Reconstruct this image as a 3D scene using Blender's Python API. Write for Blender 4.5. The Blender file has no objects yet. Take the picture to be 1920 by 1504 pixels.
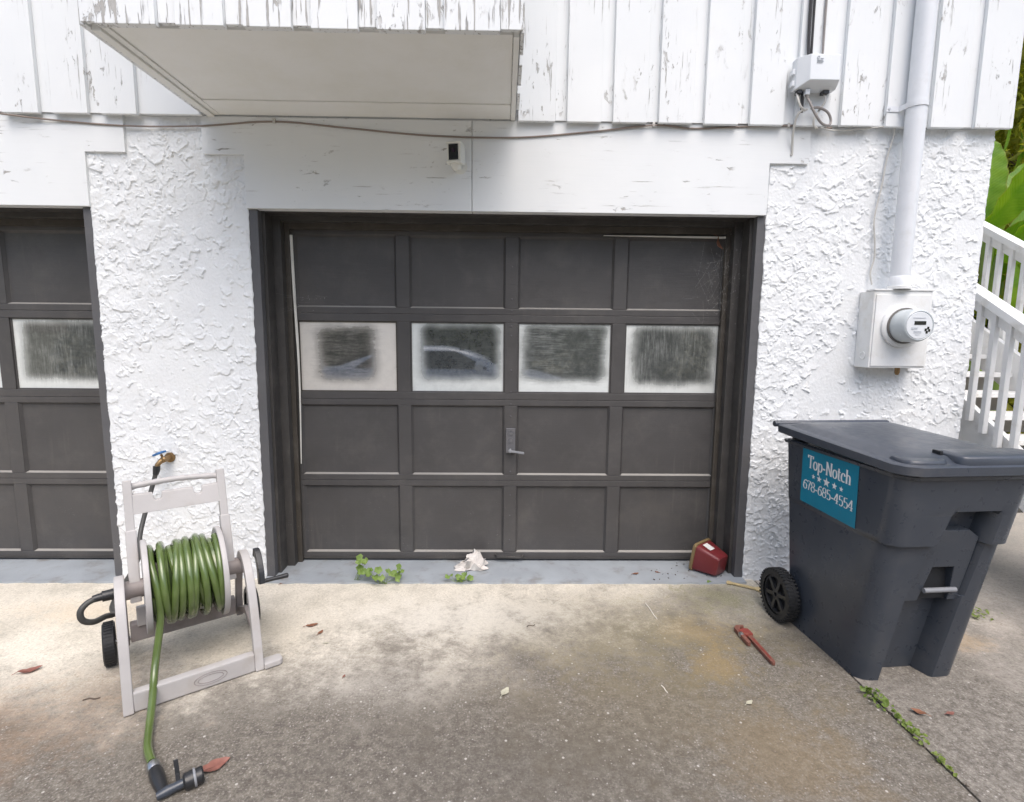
import bpy, bmesh, math, random
import numpy as np
from mathutils import Vector, Matrix

random.seed(7)
rng = np.random.default_rng(11)
R = math.radians
scene = bpy.context.scene
C = scene.collection

# ------------------------------------------------------------------ camera
F_PX, PITCH, YAW, ROLL, DIST, EYE = 984.39, 0.1247, 0.0173, 0.0096, 3.1463, 1.5239
fwd = Vector((math.sin(YAW)*math.cos(PITCH), math.cos(YAW)*math.cos(PITCH), -math.sin(PITCH)))
rt0 = Vector((math.cos(YAW), -math.sin(YAW), 0)); up0 = rt0.cross(fwd)
rgt = rt0*math.cos(ROLL) + up0*math.sin(ROLL); upv = -rt0*math.sin(ROLL) + up0*math.cos(ROLL)
EYEP = Vector((0, -DIST, EYE))
cam = bpy.data.cameras.new('camera'); camo = bpy.data.objects.new('camera', cam); C.objects.link(camo)
cam.sensor_width = 36.0; cam.lens = 36.0*F_PX/1920.0; cam.clip_start = 0.02; cam.clip_end = 1500
camo.matrix_world = Matrix(((rgt.x, upv.x, -fwd.x, EYEP.x), (rgt.y, upv.y, -fwd.y, EYEP.y), (rgt.z, upv.z, -fwd.z, EYEP.z), (0, 0, 0, 1)))
scene.camera = camo

# ------------------------------------------------------------------ world, sun, exposure
SUN_EL, SUN_AZ = R(60), R(166)          # azimuth measured clockwise from +Y (the house lies towards +Y)
world = bpy.data.worlds.new('World'); scene.world = world; world.use_nodes = True
wn = world.node_tree.nodes; wl = world.node_tree.links; wn.clear()
wo = wn.new('ShaderNodeOutputWorld'); wb = wn.new('ShaderNodeBackground'); ws = wn.new('ShaderNodeTexSky')
ws.sky_type = 'NISHITA'; ws.sun_disc = False; ws.sun_elevation = SUN_EL; ws.sun_rotation = SUN_AZ
ws.air_density = 1.0; ws.dust_density = 4.0; ws.ozone_density = 1.0
wb.inputs['Strength'].default_value = 0.15
wl.new(ws.outputs[0], wb.inputs[0]); wl.new(wb.outputs[0], wo.inputs[0])
sl = bpy.data.lights.new('sun', 'SUN'); sun = bpy.data.objects.new('sun', sl); C.objects.link(sun)
sl.energy = 1.3; sl.angle = R(60); sl.color = (1.0, 0.985, 0.965)
to_sun = Vector((math.sin(SUN_AZ)*math.cos(SUN_EL), math.cos(SUN_AZ)*math.cos(SUN_EL), math.sin(SUN_EL)))
sun.rotation_euler = to_sun.to_track_quat('Z', 'Y').to_euler()
scene.view_settings.view_transform = 'Standard'; scene.view_settings.look = 'None'
scene.view_settings.exposure = 0.66; scene.view_settings.gamma = 1.0
scene.view_settings.use_curve_mapping = False
cy = scene.cycles; cy.max_bounces = 6; cy.diffuse_bounces = 4; cy.glossy_bounces = 3; cy.transmission_bounces = 2; cy.transparent_max_bounces = 4
cy.caustics_reflective = False; cy.caustics_refractive = False; cy.use_adaptive_sampling = True; cy.adaptive_threshold = 0.02

# ------------------------------------------------------------------ helpers: measuring
def at_y(u, v, y):
    d = fwd + rgt*((u-960)/F_PX) - upv*((v-752)/F_PX)
    return EYEP + d*((y-EYEP.y)/d.y)
def at_z(u, v, z=0.0):
    d = fwd + rgt*((u-960)/F_PX) - upv*((v-752)/F_PX)
    return EYEP + d*((z-EYEP.z)/d.z)

# ------------------------------------------------------------------ helpers: meshes
class MB:
    def __init__(s): s.v = []; s.f = []
    def add(s, v, f):
        n = len(s.v); s.v.extend([tuple(p) for p in v]); s.f.extend([tuple(i+n for i in q) for q in f]); return s
    def box(s, x0, x1, y0, y1, z0, z1, M=None):
        v = [Vector(p) for p in ((x0,y0,z0),(x1,y0,z0),(x1,y1,z0),(x0,y1,z0),(x0,y0,z1),(x1,y0,z1),(x1,y1,z1),(x0,y1,z1))]
        if M: v = [M @ p for p in v]
        return s.add(v, [(0,3,2,1),(4,5,6,7),(0,1,5,4),(1,2,6,5),(2,3,7,6),(3,0,4,7)])
    def prism(s, pts, d0, d1, axis='y'):
        """polygon (a,b) extruded along axis: y -> (a, d, b); x -> (d, a, b); z -> (a, b, d)"""
        f = {'y': lambda a, b, d: (a, d, b), 'x': lambda a, b, d: (d, a, b), 'z': lambda a, b, d: (a, b, d)}[axis]
        n = len(pts); v = [f(a, b, d0) for a, b in pts] + [f(a, b, d1) for a, b in pts]
        return s.add(v, [tuple(range(n)), tuple(range(2*n-1, n-1, -1))] + [(i, i+n, (i+1) % n+n, (i+1) % n) for i in range(n)])
    def loft(s, rings, cap=True, closed=True):
        n = len(rings[0]); v = [p for r in rings for p in r]; f = []
        for k in range(len(rings)-1):
            for i in range(n if closed else n-1):
                j = (i+1) % n
                f.append((k*n+i, k*n+j, (k+1)*n+j, (k+1)*n+i))
        if cap: f.append(tuple(range(n-1, -1, -1))); f.append(tuple(range((len(rings)-1)*n, len(rings)*n)))
        return s.add(v, f)
    def tube(s, path, r, n=8, cap=True):
        P = [Vector(p) for p in path]; rings = []
        t = (P[1]-P[0]).normalized(); up = Vector((0,0,1)) if abs(t.z) < .9 else Vector((1,0,0))
        nrm = (up - t*up.dot(t)).normalized()
        for i, p in enumerate(P):
            t = (P[min(i+1, len(P)-1)] - P[max(i-1, 0)])
            t = t.normalized() if t.length > 1e-9 else Vector((0,0,1))
            nrm = (nrm - t*nrm.dot(t)); nrm = nrm.normalized() if nrm.length > 1e-6 else t.orthogonal().normalized()
            b = t.cross(nrm); rr = r[i] if isinstance(r, (list, tuple)) else r
            rings.append([p + (nrm*math.cos(2*math.pi*k/n) + b*math.sin(2*math.pi*k/n))*rr for k in range(n)])
        return s.loft(rings, cap)
    def bar(s, path, w, h, side):
        """rectangular section swept along path; side = direction of the width"""
        P = [Vector(p) for p in path]; S = Vector(side).normalized(); rings = []
        for i, p in enumerate(P):
            t = (P[min(i+1, len(P)-1)] - P[max(i-1, 0)]).normalized(); n = t.cross(S).normalized()
            rings.append([p-S*w/2-n*h/2, p+S*w/2-n*h/2, p+S*w/2+n*h/2, p-S*w/2+n*h/2])
        return s.loft(rings)
    def lathe(s, prof, M, n=32, cap=True):
        """profile (r, h) turned about local z; M places it"""
        rings = [[M @ Vector((r*math.cos(2*math.pi*k/n), r*math.sin(2*math.pi*k/n), h)) for k in range(n)] for r, h in prof]
        return s.loft(rings, cap)
    def build(s, name, m, parent=None, bevel=0.0, smooth=False, seg=2, M=None):
        me = bpy.data.meshes.new(name); me.from_pydata(s.v, [], s.f)
        bm = bmesh.new(); bm.from_mesh(me)
        if M: bm.transform(M)
        bmesh.ops.recalc_face_normals(bm, faces=bm.faces)
        if bevel > 0:
            es = [e for e in bm.edges if len(e.link_faces) == 2 and e.calc_face_angle(0) > 0.5]
            bmesh.ops.bevel(bm, geom=es, offset=bevel, segments=seg, profile=0.6, affect='EDGES', clamp_overlap=True)
        for f in bm.faces: f.smooth = smooth
        if smooth:
            for e in bm.edges:
                if len(e.link_faces) == 2 and e.calc_face_angle(0) > 0.7: e.smooth = False
        bm.to_mesh(me); bm.free()
        me.materials.append(MAT[m] if isinstance(m, str) else m)
        o = bpy.data.objects.new(name, me); C.objects.link(o)
        if parent is not None: o.parent = parent
        return o
def bez(pts, n=10):
    """Catmull-Rom through points"""
    P = [Vector(p) for p in pts]; P = [P[0]*2-P[1]] + P + [P[-1]*2-P[-2]]; out = []
    for i in range(1, len(P)-2):
        a, b, c, d = P[i-1:i+3]
        for k in range(n):
            t = k/n
            out.append(.5*((2*b)+(c-a)*t+(2*a-5*b+4*c-d)*t*t+(3*b-a-3*c+d)*t**3))
    out.append(P[-2]); return out
def tag(o, label=None, cat=None, group=None, kind=None):
    if label: o['label'] = label
    if cat: o['category'] = cat
    if group: o['group'] = group
    if kind: o['kind'] = kind
    return o
def empty(name, loc=(0,0,0), rz=0.0):
    o = bpy.data.objects.new(name, None); C.objects.link(o); o.location = loc; o.rotation_euler = (0,0,rz)
    o.empty_display_size = .1; return o
def T(x, y, z): return Matrix.Translation((x, y, z))
def RX(a): return Matrix.Rotation(a, 4, 'X')
def RY(a): return Matrix.Rotation(a, 4, 'Y')
def RZ(a): return Matrix.Rotation(a, 4, 'Z')

# ------------------------------------------------------------------ helpers: materials
MAT = {}
class NT:
    def __init__(s, name):
        s.m = bpy.data.materials.new(name); s.m.use_nodes = True; s.t = s.m.node_tree; s.t.nodes.clear()
        s.out = s.n('ShaderNodeOutputMaterial'); s.bsdf = s.n('ShaderNodeBsdfPrincipled')
        s.l(s.bsdf.outputs[0], s.out.inputs[0]); MAT[name] = s.m
        s.co = s.n('ShaderNodeTexCoord').outputs['Object']
    def n(s, t, **k):
        o = s.t.nodes.new(t)
        for a, b in k.items(): setattr(o, a, b)
        return o
    def l(s, a, b): s.t.links.new(a, b)
    def put(s, sock, v):
        if hasattr(v, 'is_linked') or isinstance(v, bpy.types.NodeSocket): s.l(v, sock)
        elif isinstance(v, (tuple, list)) and len(v) == 3 and sock.type == 'RGBA': sock.default_value = (*v, 1)
        else: sock.default_value = v
    def scale(s, v, co=None):
        o = s.n('ShaderNodeMapping'); s.l(co or s.co, o.inputs[0]); o.inputs['Scale'].default_value = v; return o.outputs[0]
    def shift(s, v, co=None):
        o = s.n('ShaderNodeMapping'); s.l(co or s.co, o.inputs[0]); o.inputs['Location'].default_value = v; return o.outputs[0]
    def noise(s, sc, det=4, rough=.55, co=None, dist=0, out=0):
        o = s.n('ShaderNodeTexNoise'); s.l(co or s.co, o.inputs['Vector'])
        o.inputs['Scale'].default_value = sc; o.inputs['Detail'].default_value = det; o.inputs['Roughness'].default_value = rough
        o.inputs['Distortion'].default_value = dist; return o.outputs[out]
    def vor(s, sc, co=None, out='Color', feat='F1', rand=1.0):
        o = s.n('ShaderNodeTexVoronoi', feature=feat); s.l(co or s.co, o.inputs['Vector']); o.inputs['Scale'].default_value = sc
        o.inputs['Randomness'].default_value = rand; return o.outputs[out]
    def mr(s, v, a, b, c=0., d=1., smooth=True):
        o = s.n('ShaderNodeMapRange', interpolation_type='SMOOTHSTEP' if smooth else 'LINEAR')
        s.put(o.inputs[0], v)
        for i, x in enumerate((a, b, c, d)): s.put(o.inputs[i+1], x)
        return o.outputs[0]
    def m_(s, op, a, b=0.0, c=0.0, clamp=False):
        o = s.n('ShaderNodeMath', operation=op, use_clamp=clamp); s.put(o.inputs[0], a); s.put(o.inputs[1], b); s.put(o.inputs[2], c); return o.outputs[0]
    def mix(s, f, a, b, mode='MIX'):
        o = s.n('ShaderNodeMix', data_type='RGBA', blend_type=mode); s.put(o.inputs[0], f); s.put(o.inputs[6], a); s.put(o.inputs[7], b); return o.outputs[2]
    def sep(s, co=None):
        o = s.n('ShaderNodeSeparateXYZ'); s.l(co or s.co, o.inputs[0]); return o.outputs
    def bump(s, h, dist, strength=1.0, prev=None):
        o = s.n('ShaderNodeBump'); s.put(o.inputs['Height'], h); o.inputs['Distance'].default_value = dist; o.inputs['Strength'].default_value = strength
        if prev is not None: s.l(prev, o.inputs['Normal'])
        return o.outputs[0]
    def set(s, **k):
        for a, b in k.items(): s.put(s.bsdf.inputs[a.replace('_', ' ')], b)
        return s
def simple(name, col, rough=.6, metal=0., var=.12, vs=6., bump=.0006, bs=160., spec=.5, dirt=None, dirt_amt=.0, ds=9.):
    """plain paint/plastic/metal with slow colour variation, fine relief and optional dirt"""
    s = NT(name); k = s.mr(s.noise(vs, 5), .25, .75, 1-var, 1+var*.6, False)
    c = s.mix(1.0, col, k, 'MULTIPLY')
    if dirt: c = s.mix(s.m_('MULTIPLY', s.mr(s.noise(ds, 8, .65), .5, .72), dirt_amt), c, dirt)
    s.set(Base_Color=c, Metallic=metal, Specular_IOR_Level=spec)
    s.set(Roughness=s.mr(s.noise(vs*4, 4), .2, .8, max(rough-.08, .02), min(rough+.1, 1), False))
    if bump: s.set(Normal=s.bump(s.noise(bs, 4), bump))
    return s

# ------------------------------------------------------------------ materials
WHITE = (.785, .805, .815)
def white_board(name, grain, peel=.5, seedshift=(0,0,0)):
    """white painted timber: hairline checks along the grain, flaked spots showing grey wood"""
    s = NT(name); co = s.shift(seedshift)
    st = (70, 70, 3.2) if grain == 'z' else (3.2, 70, 70)
    g = s.noise(1.0, 6, .6, s.scale(st, co)); g2 = s.noise(1.0, 4, .6, s.scale(tuple(x*2.6 for x in st), co))
    big = s.noise(3.0, 5, .6, co)
    blot = s.noise(1.0, 7, .7, s.scale((26, 26, 9) if grain == 'z' else (9, 26, 26), co), dist=.6)
    area = s.mr(big, .42, .68) if peel < 1.5 else s.mr(big, .30, .46)
    crack = s.m_('MULTIPLY', s.mr(g, .665-.04*peel, .70-.04*peel), area)
    flake = s.m_('MULTIPLY', s.mr(blot, .665-.05*peel, .685-.05*peel), s.mr(big, .46, .6))
    w = s.m_('MAXIMUM', crack, flake)
    var = s.mix(s.mr(s.noise(1.6, 4), .3, .7), WHITE, (.74, .765, .78))
    c = s.mix(s.m_('MULTIPLY', w, .8), var, s.mix(g2, (.42, .40, .37), (.24, .225, .21)))
    c = s.mix(s.m_('MULTIPLY', s.mr(s.noise(2.1, 6, .7), .58, .75), .16), c, (.62, .60, .52))
    h = s.m_('SUBTRACT', s.m_('MULTIPLY', g, .35), s.m_('MULTIPLY', w, 1.0))
    s.set(Base_Color=c, Roughness=.62, Specular_IOR_Level=.3, Normal=s.bump(h, .0022, .9))
white_board('siding_white', 'z', 1.15); white_board('bay_white', 'z', 2.1, (3, 1, 7)); white_board('header_white', 'x', .7)
s = NT('soffit_white')
s.set(Base_Color=s.mix(s.mr(s.noise(2.2, 6, .65), .35, .75), (.84, .845, .83), (.79, .79, .75)), Roughness=.7, Specular_IOR_Level=.25, Normal=s.bump(s.noise(45, 5), .0012))
s = NT('stucco')
c = s.mix(s.mr(s.noise(2.4, 5), .3, .7), (.785, .805, .815), (.75, .772, .79))
c = s.mix(s.m_('MULTIPLY', s.mr(s.noise(9, 6, .75), .56, .70), .30), c, (.60, .57, .52))
c = s.mix(s.m_('MULTIPLY', s.mr(s.noise(70, 4, .7), .64, .71), .45), c, (.42, .38, .34))
s.set(Base_Color=c, Roughness=.6, Specular_IOR_Level=.35, Normal=s.bump(s.m_('ADD', s.noise(55, 4), s.m_('MULTIPLY', s.noise(240, 3), .3)), .0022))

def dark_paint(name, col, dust=.5, gloss=.42):
    s = NT(name); k = s.mr(s.noise(3, 5), .3, .7, .9, 1.08, False)
    c = s.mix(1.0, col, k, 'MULTIPLY')
    c = s.mix(s.m_('MULTIPLY', s.mr(s.noise(5, 8, .7), .45, .8), dust*.35), c, (.20, .19, .175))
    sp = s.m_('MULTIPLY', s.mr(s.vor(95, out='Distance'), .12, .06), s.mr(s.noise(7, 3), .56, .66))
    zz = s.sep()[2]
    run = s.m_('MULTIPLY', s.mr(s.noise(1.0, 5, .65, s.scale((26, 26, 1.6))), .56, .72), s.mr(s.noise(1.7, 3), .45, .62))
    c = s.mix(s.m_('MULTIPLY', run, .30*dust), c, (.17, .16, .145))
    c = s.mix(s.m_('MULTIPLY', s.mr(s.noise(2.2, 4, .6), .55, .72), .28), c, (.125, .115, .105))
    chip = s.m_('MULTIPLY', s.mr(s.noise(38, 6, .75), .70, .715), s.mr(s.noise(3, 3), .5, .6)); c = s.mix(s.m_('MULTIPLY', chip, .5), c, (.28, .26, .24))
    sp = s.m_('MULTIPLY', sp, s.mr(zz, .75, .1))
    c = s.mix(s.m_('MULTIPLY', sp, .7), c, (.62, .61, .58))
    s.set(Base_Color=c, Roughness=s.mr(s.noise(14, 5), .3, .7, gloss-.08, gloss+.14, False), Specular_IOR_Level=.45,
          Normal=s.bump(s.m_('ADD', s.noise(1.0, 4, .6, s.scale((6, 90, 90))), s.m_('MULTIPLY', s.noise(120, 4), .5)), .0007))
dark_paint('door_dark', (.074, .071, .071), .6, .40); dark_paint('trim_dark', (.056, .053, .051), .8, .5); dark_paint('casing_grey', (.10, .10, .106), .5, .5)
dark_paint('ledge_dust_skylit', (.30, .29, .27), 1.0, .6); dark_paint('stop_brown', (.060, .052, .043), 1.0, .55)
simple('lock_grey', (.17, .17, .18), .4, .3); simple('strip_white', (.74, .73, .68), .6); simple('interior_dark', (.02, .02, .02), .9, bump=0)
simple('sill_grey', (.33, .36, .39), .62, var=.18, vs=5, bump=.0012, bs=60, dirt=(.20, .19, .17), dirt_amt=.7, ds=7)

def pane_mat(name, shift, dustcol, bx0, bx1, bz0, bz1, streak, sm):
    """dusty garage glass: clean dark middle with streaks, a chalky film towards the frame"""
    s = NT(name); x, y, z = s.sep(s.n('ShaderNodeTexCoord').outputs['Generated'])
    nz = s.noise(4, 3, .5, s.shift(shift)); w = s.m_('MULTIPLY', s.m_('SUBTRACT', nz, .5), .14)
    x = s.m_('ADD', x, w); z2 = s.m_('ADD', z, s.m_('MULTIPLY', w, .8))
    e = s.m_('MULTIPLY', s.m_('MULTIPLY', s.mr(x, bx0, bx0+sm), s.mr(x, 1-bx1, 1-bx1-sm)), s.m_('MULTIPLY', s.mr(z2, bz0, bz0+sm), s.mr(z2, 1-bz1, 1-bz1-sm)))
    film = s.m_('POWER', s.m_('SUBTRACT', 1.0, e), 1.35)
    fine = (95, 1, 9) if streak == 'v' else (10, 1, 95)
    st = s.noise(1.0, 5, .75, s.scale(fine, s.shift(shift))); st2 = s.noise(6, 4, .6, s.shift(shift))
    amp = .06 if streak == 'n' else .26
    st = s.m_('MULTIPLY', s.m_('MULTIPLY', s.mr(st, .42, .72, 0, 1, False), s.mr(st2, .35, .65)), amp)
    mot = s.m_('MULTIPLY', s.mr(s.noise(26, 5, .75), .35, .7), .06)
    k = s.m_('ADD', s.m_('MULTIPLY', film, s.mr(s.noise(22, 5, .7), .3, .7, .78, .94, False)), s.m_('ADD', st, s.m_('ADD', .05 if streak == 'n' else .085, mot)), clamp=True)
    c = s.mix(k, (.018, .021, .022), s.mix(s.noise(30, 4), dustcol, tuple(v*.88 for v in dustcol)))
    s.set(Base_Color=c, Roughness=s.mr(k, .28, .85, .03, .5, False), IOR=2.4, Specular_IOR_Level=.5)
pane_mat('pane_warm', (0, 0, 0), (.68, .65, .60), .08, .13, .06, -.02, 'h', .24)
pane_mat('pane_clear', (5, 0, 2), (.72, .76, .75), .02, -.04, .10, -.06, 'n', .20)
pane_mat('pane_streak', (9, 0, 4), (.74, .78, .77), -.04, -.03, .09, -.06, 'h', .20)
pane_mat('pane_vertical', (13, 0, 6), (.74, .77, .75), .01, -.04, .05, -.05, 'v', .20)

# concrete
def concrete(name, right=False):
    s = NT(name); x, y, z = s.sep()
    nb = s.noise(1.3, 7, .72); nm = s.noise(4.5, 6, .76); nf = s.noise(26, 4, .7); nff = s.noise(110, 3, .7)
    t = s.mr(s.m_('ADD', s.m_('ADD', s.m_('MULTIPLY', y, -1.0), s.m_('MULTIPLY', x, 0.0 if right else .22)), s.m_('ADD', s.m_('MULTIPLY', s.m_('SUBTRACT', nb, .5), 1.5), s.m_('ADD', s.m_('MULTIPLY', s.m_('SUBTRACT', nm, .5), 1.1), s.m_('ADD', s.m_('MULTIPLY', s.m_('SUBTRACT', nf, .5), .75), s.m_('MULTIPLY', s.m_('SUBTRACT', nff, .5), .5))))), .15, 1.10)
    t = s.m_('MULTIPLY', t, s.mr(s.m_('ADD', y, s.m_('MULTIPLY', nb, .8)), -2.7, -1.8, .12, 1.0))  # paler again behind the viewer, out of view, added to bounce fill light
    pale = s.mix(s.mr(nm, .38, .72), (.67, .625, .54), (.50, .465, .395)); dark = s.mix(s.mr(nf, .3, .7), (.112, .099, .084), (.205, .186, .158))
    if right: pale = s.mix(s.mr(nm, .35, .7), (.44, .40, .36), (.36, .34, .31)); dark = s.mix(s.mr(nf, .3, .7), (.14, .125, .108), (.25, .23, .20))
    c = s.mix(t, pale, dark)
    c = s.mix(s.m_('MULTIPLY', s.mr(nff, .5, .75), s.m_('ADD', s.m_('MULTIPLY', t, .45), .1)), c, (.46, .43, .39))
    gr_ = s.noise(78, 4, .85); c = s.mix(s.m_('MULTIPLY', s.mr(gr_, .53, .66), .6), c, s.mix(1.0, c, (1.40, 1.38, 1.35), 'MULTIPLY')); c = s.mix(s.m_('MULTIPLY', s.mr(gr_, .48, .35), .65), c, s.mix(1.0, c, (.55, .51, .46), 'MULTIPLY'))
    c = s.mix(s.m_('MULTIPLY', s.mr(nff, .48, .25), s.m_('ADD', s.m_('MULTIPLY', t, .55), .22)), c, (.085, .074, .062))
    def blob(cx, cy, rx, ry, amt, lo=.0):
        dx = s.m_('DIVIDE', s.m_('SUBTRACT', x, cx), rx); dy = s.m_('DIVIDE', s.m_('SUBTRACT', y, cy), ry)
        d = s.m_('SQRT', s.m_('ADD', s.m_('MULTIPLY', dx, dx), s.m_('MULTIPLY', dy, dy)))
        d = s.m_('ADD', d, s.m_('ADD', s.m_('MULTIPLY', s.m_('SUBTRACT', nm, .5), 2.6), s.m_('MULTIPLY', s.m_('SUBTRACT', nf, .5), 1.6)))
        return s.m_('MULTIPLY', s.m_('MULTIPLY', s.mr(d, 1.15, lo), amt), s.mr(nff, .3, .7, .45, 1.35, False), clamp=True)
    if not right:
        c = s.mix(blob(.75, -.60, .95, .50, .66), c, (.20, .172, .10))      # algae across the right half
        c = s.mix(blob(1.30, -.22, .32, .24, .75), c, (.19, .185, .10))
        c = s.mix(blob(.7, -1.2, 1.0, .5, .42), c, (.19, .155, .095))
        c = s.mix(blob(1.05, -.60, .28, .18, .36), c, (.33, .235, .11))      # rusty patches
        c = s.mix(blob(1.02, -.86, .20, .16, .38), c, (.34, .24, .11))
        c = s.mix(blob(1.05, -1.42, .40, .30, .30), c, (.29, .205, .105))
        c = s.mix(blob(-2.1, -1.30, .75, .34, .50), c, (.30, .195, .12))
        c = s.mix(blob(-1.75, -1.0, .30, .22, .40), c, (.30, .22, .15))
        c = s.mix(blob(-2.2, -.40, .55, .18, .45), c, (.56, .44, .30))
        c = s.mix(blob(-.25, -.46, 1.0, .26, .50), c, (.64, .61, .55))       # chalky bloom
        c = s.mix(blob(-.55, -1.0, .42, .22, .38), c, (.48, .45, .40))
        c = s.mix(blob(-1.35, -.62, .40, .28, .42), c, (.36, .32, .24))
        c = s.mix(blob(.1, -1.45, 1.1, .40, .45), c, (.095, .085, .074))
    else:
        c = s.mix(blob(2.35, -.65, .22, .12, .45), c, (.38, .26, .13))
        c = s.mix(blob(2.35, -.35, .35, .15, .5), c, (.56, .50, .46))
    vr = s.n('ShaderNodeSeparateColor'); s.l(s.vor(95), vr.inputs[0])
    peb = s.m_('MULTIPLY', s.mr(vr.outputs[0], .86, .93), s.mr(s.vor(95, out='Distance'), .38, .2))
    c = s.mix(s.m_('MULTIPLY', peb, s.m_('MULTIPLY', s.m_('ADD', s.m_('MULTIPLY', t, .34), .06), s.mr(nm, .35, .65, .3, 1.1))), c, s.mix(vr.outputs[1], (.55, .50, .44), (.62, .60, .58)))
    vb = s.n('ShaderNodeSeparateColor'); co2 = s.shift((4, 7, 0)); s.l(s.vor(48, co2), vb.inputs[0])
    big = s.m_('MULTIPLY', s.mr(vb.outputs[0], .955, .97), s.mr(s.vor(48, co2, out='Distance'), .30, .16))
    c = s.mix(s.m_('MULTIPLY', big, s.m_('ADD', s.m_('MULTIPLY', t, .55), .05)), c, (.60, .57, .53))
    h = s.m_('ADD', s.m_('MULTIPLY', s.noise(110, 2, .7), .8), s.m_('MULTIPLY', s.noise(30, 2, .7), .7))
    s.set(Base_Color=c, Roughness=.9, Specular_IOR_Level=.25, Normal=s.bump(h, .0040, .8))
concrete('concrete_left'); concrete('concrete_right', True)
s = NT('soil'); s.set(Base_Color=s.mix(s.noise(3, 7, .7), (.13, .10, .065), (.09, .11, .045)), Roughness=1., Normal=s.bump(s.noise(25, 6), .02))
# plastics, metals
simple('bin_plastic', (.047, .056, .072), .30, var=.10, bump=.00015, bs=220, dirt=(.10, .10, .10), dirt_amt=.25, ds=6)
simple('lid_plastic', (.055, .064, .082), .33, var=.12, bump=.0005, bs=220, dirt=(.20, .19, .18), dirt_amt=.3, ds=5)
simple('black_rubber', (.018, .019, .021), .55); simple('black_plastic', (.022, .023, .026), .35)
simple('bin_hollow_shade', (.012, .014, .018), .6); simple('grey_bar', (.25, .26, .28), .4)
simple('sticker_teal', (.002, .21, .33), .45, var=.06, dirt=(.02, .14, .2), dirt_amt=.3); simple('print_white', (.82, .83, .84), .5, bump=0)
simple('reel_plastic', (.45, .435, .43), .45, var=.10, bump=.0004, dirt=(.36, .32, .28), dirt_amt=.4, ds=7)
simple('reel_grey', (.28, .25, .245), .5, dirt=(.16, .14, .12), dirt_amt=.4)
s = NT('hose_green'); s.set(Base_Color=s.mix(s.mr(s.noise(9, 5), .3, .7), (.078, .118, .030), (.105, .155, .042)), Roughness=.24, Specular_IOR_Level=.6, Coat_Weight=.6, Coat_Roughness=.14, Normal=s.bump(s.noise(40, 3), .0006))
simple('hose_dark_green', (.035, .06, .018), .5); simple('hose_grey', (.055, .055, .052), .5)
simple('steel', (.55, .55, .55), .3, 1.0); simple('brass_old', (.30, .20, .10), .45, .85, dirt=(.22, .13, .07), dirt_amt=.7, ds=40)
simple('blue_handle', (.03, .13, .33), .45, dirt=(.1, .15, .2), dirt_amt=.5, ds=60)
simple('box_white', (.70, .73, .76), .42, var=.05); simple('meter_white', (.76, .77, .77), .42, var=.06, dirt=(.55, .52, .45), dirt_amt=.35)
simple('conduit_white', (.72, .745, .78), .38, var=.06, dirt=(.5, .5, .48), dirt_amt=.35, ds=7)
simple('meter_grey', (.50, .54, .56), .22, var=.05); simple('ring_dark', (.16, .15, .14), .5)
simple('display_dark', (.02, .022, .02), .2, bump=0); simple('print_grey', (.48, .51, .55), .5, bump=0)
simple('camera_white', (.74, .745, .70), .4, var=.03, bump=0); simple('camera_black', (.012, .012, .015), .15, bump=0); simple('camera_lens', (.03, .015, .03), .05, bump=0)
simple('cable_brown', (.25, .205, .18), .6); simple('cable_white', (.56, .55, .52), .5); simple('cable_black', (.03, .028, .03), .5); simple('cable_grey', (.26, .24, .23), .5)
simple('pot_red', (.17, .022, .026), .38, var=.1, dirt=(.20, .08, .06), dirt_amt=.5); simple('pot_rim', (.24, .17, .08), .6); simple('paper', (.80, .79, .77), .6)
simple('wrench_red', (.22, .040, .032), .5, dirt=(.26, .11, .07), dirt_amt=.9, ds=50); simple('wrench_rust', (.19, .075, .055), .6, dirt=(.25, .14, .11), dirt_amt=.7, ds=60)
simple('spanner_cream', (.60, .48, .26), .6, dirt=(.2, .16, .09), dirt_amt=.6, ds=60)
s = NT('cloth'); s.set(Base_Color=s.mix(s.mr(s.noise(14, 5), .35, .7), (.66, .63, .60), (.50, .47, .44)), Roughness=.95, Normal=s.bump(s.noise(300, 3), .001))
simple('leaf_brown', (.23, .10, .055), .7, var=.3, vs=40); simple('leaf_red', (.25, .105, .08), .6, var=.3, vs=40); simple('leaf_pale', (.46, .44, .34), .7, var=.2, vs=40)
simple('twig', (.10, .075, .06), .8); simple('twig_pale', (.66, .62, .55), .7); simple('stair_white', (.78, .78, .77), .55, var=.08, dirt=(.45, .42, .36), dirt_amt=.5, ds=6)
simple('tread_grey', (.42, .40, .37), .7, var=.15); simple('web', (.30, .30, .29), .8, bump=0); simple('bark', (.16, .12, .085), .9, var=.3, bump=.01, bs=30)
simple('car_paint', (.60, .67, .78), .22, .1, var=.03, bump=0, spec=.7); simple('car_glass', (.012, .015, .018), .05, bump=0); simple('rim_alloy', (.5, .5, .52), .3, .9)
def leafmat(name, a, b, tr=.35, rough=.45):
    s = NT(name); oi = s.n('ShaderNodeObjectInfo').outputs['Random']
    c = s.mix(s.mr(s.noise(2.5, 5, .6), .3, .7), a, b)
    s.set(Base_Color=c, Roughness=rough, Specular_IOR_Level=.4)
    tl = s.n('ShaderNodeBsdfTranslucent'); s.put(tl.inputs[0], s.mix(1.0, c, (1.5, 1.6, .7), 'MULTIPLY'))
    mx = s.n('ShaderNodeMixShader'); mx.inputs[0].default_value = tr
    s.l(s.bsdf.outputs[0], mx.inputs[1]); s.l(tl.outputs[0], mx.inputs[2]); s.l(mx.outputs[0], s.out.inputs[0])
leafmat('leaf_dull', (.13, .20, .04), (.24, .30, .08)); leafmat('leaf_weed', (.16, .26, .06), (.29, .37, .13)); leafmat('leaf_banana', (.085, .24, .012), (.17, .36, .022), .5)
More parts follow.
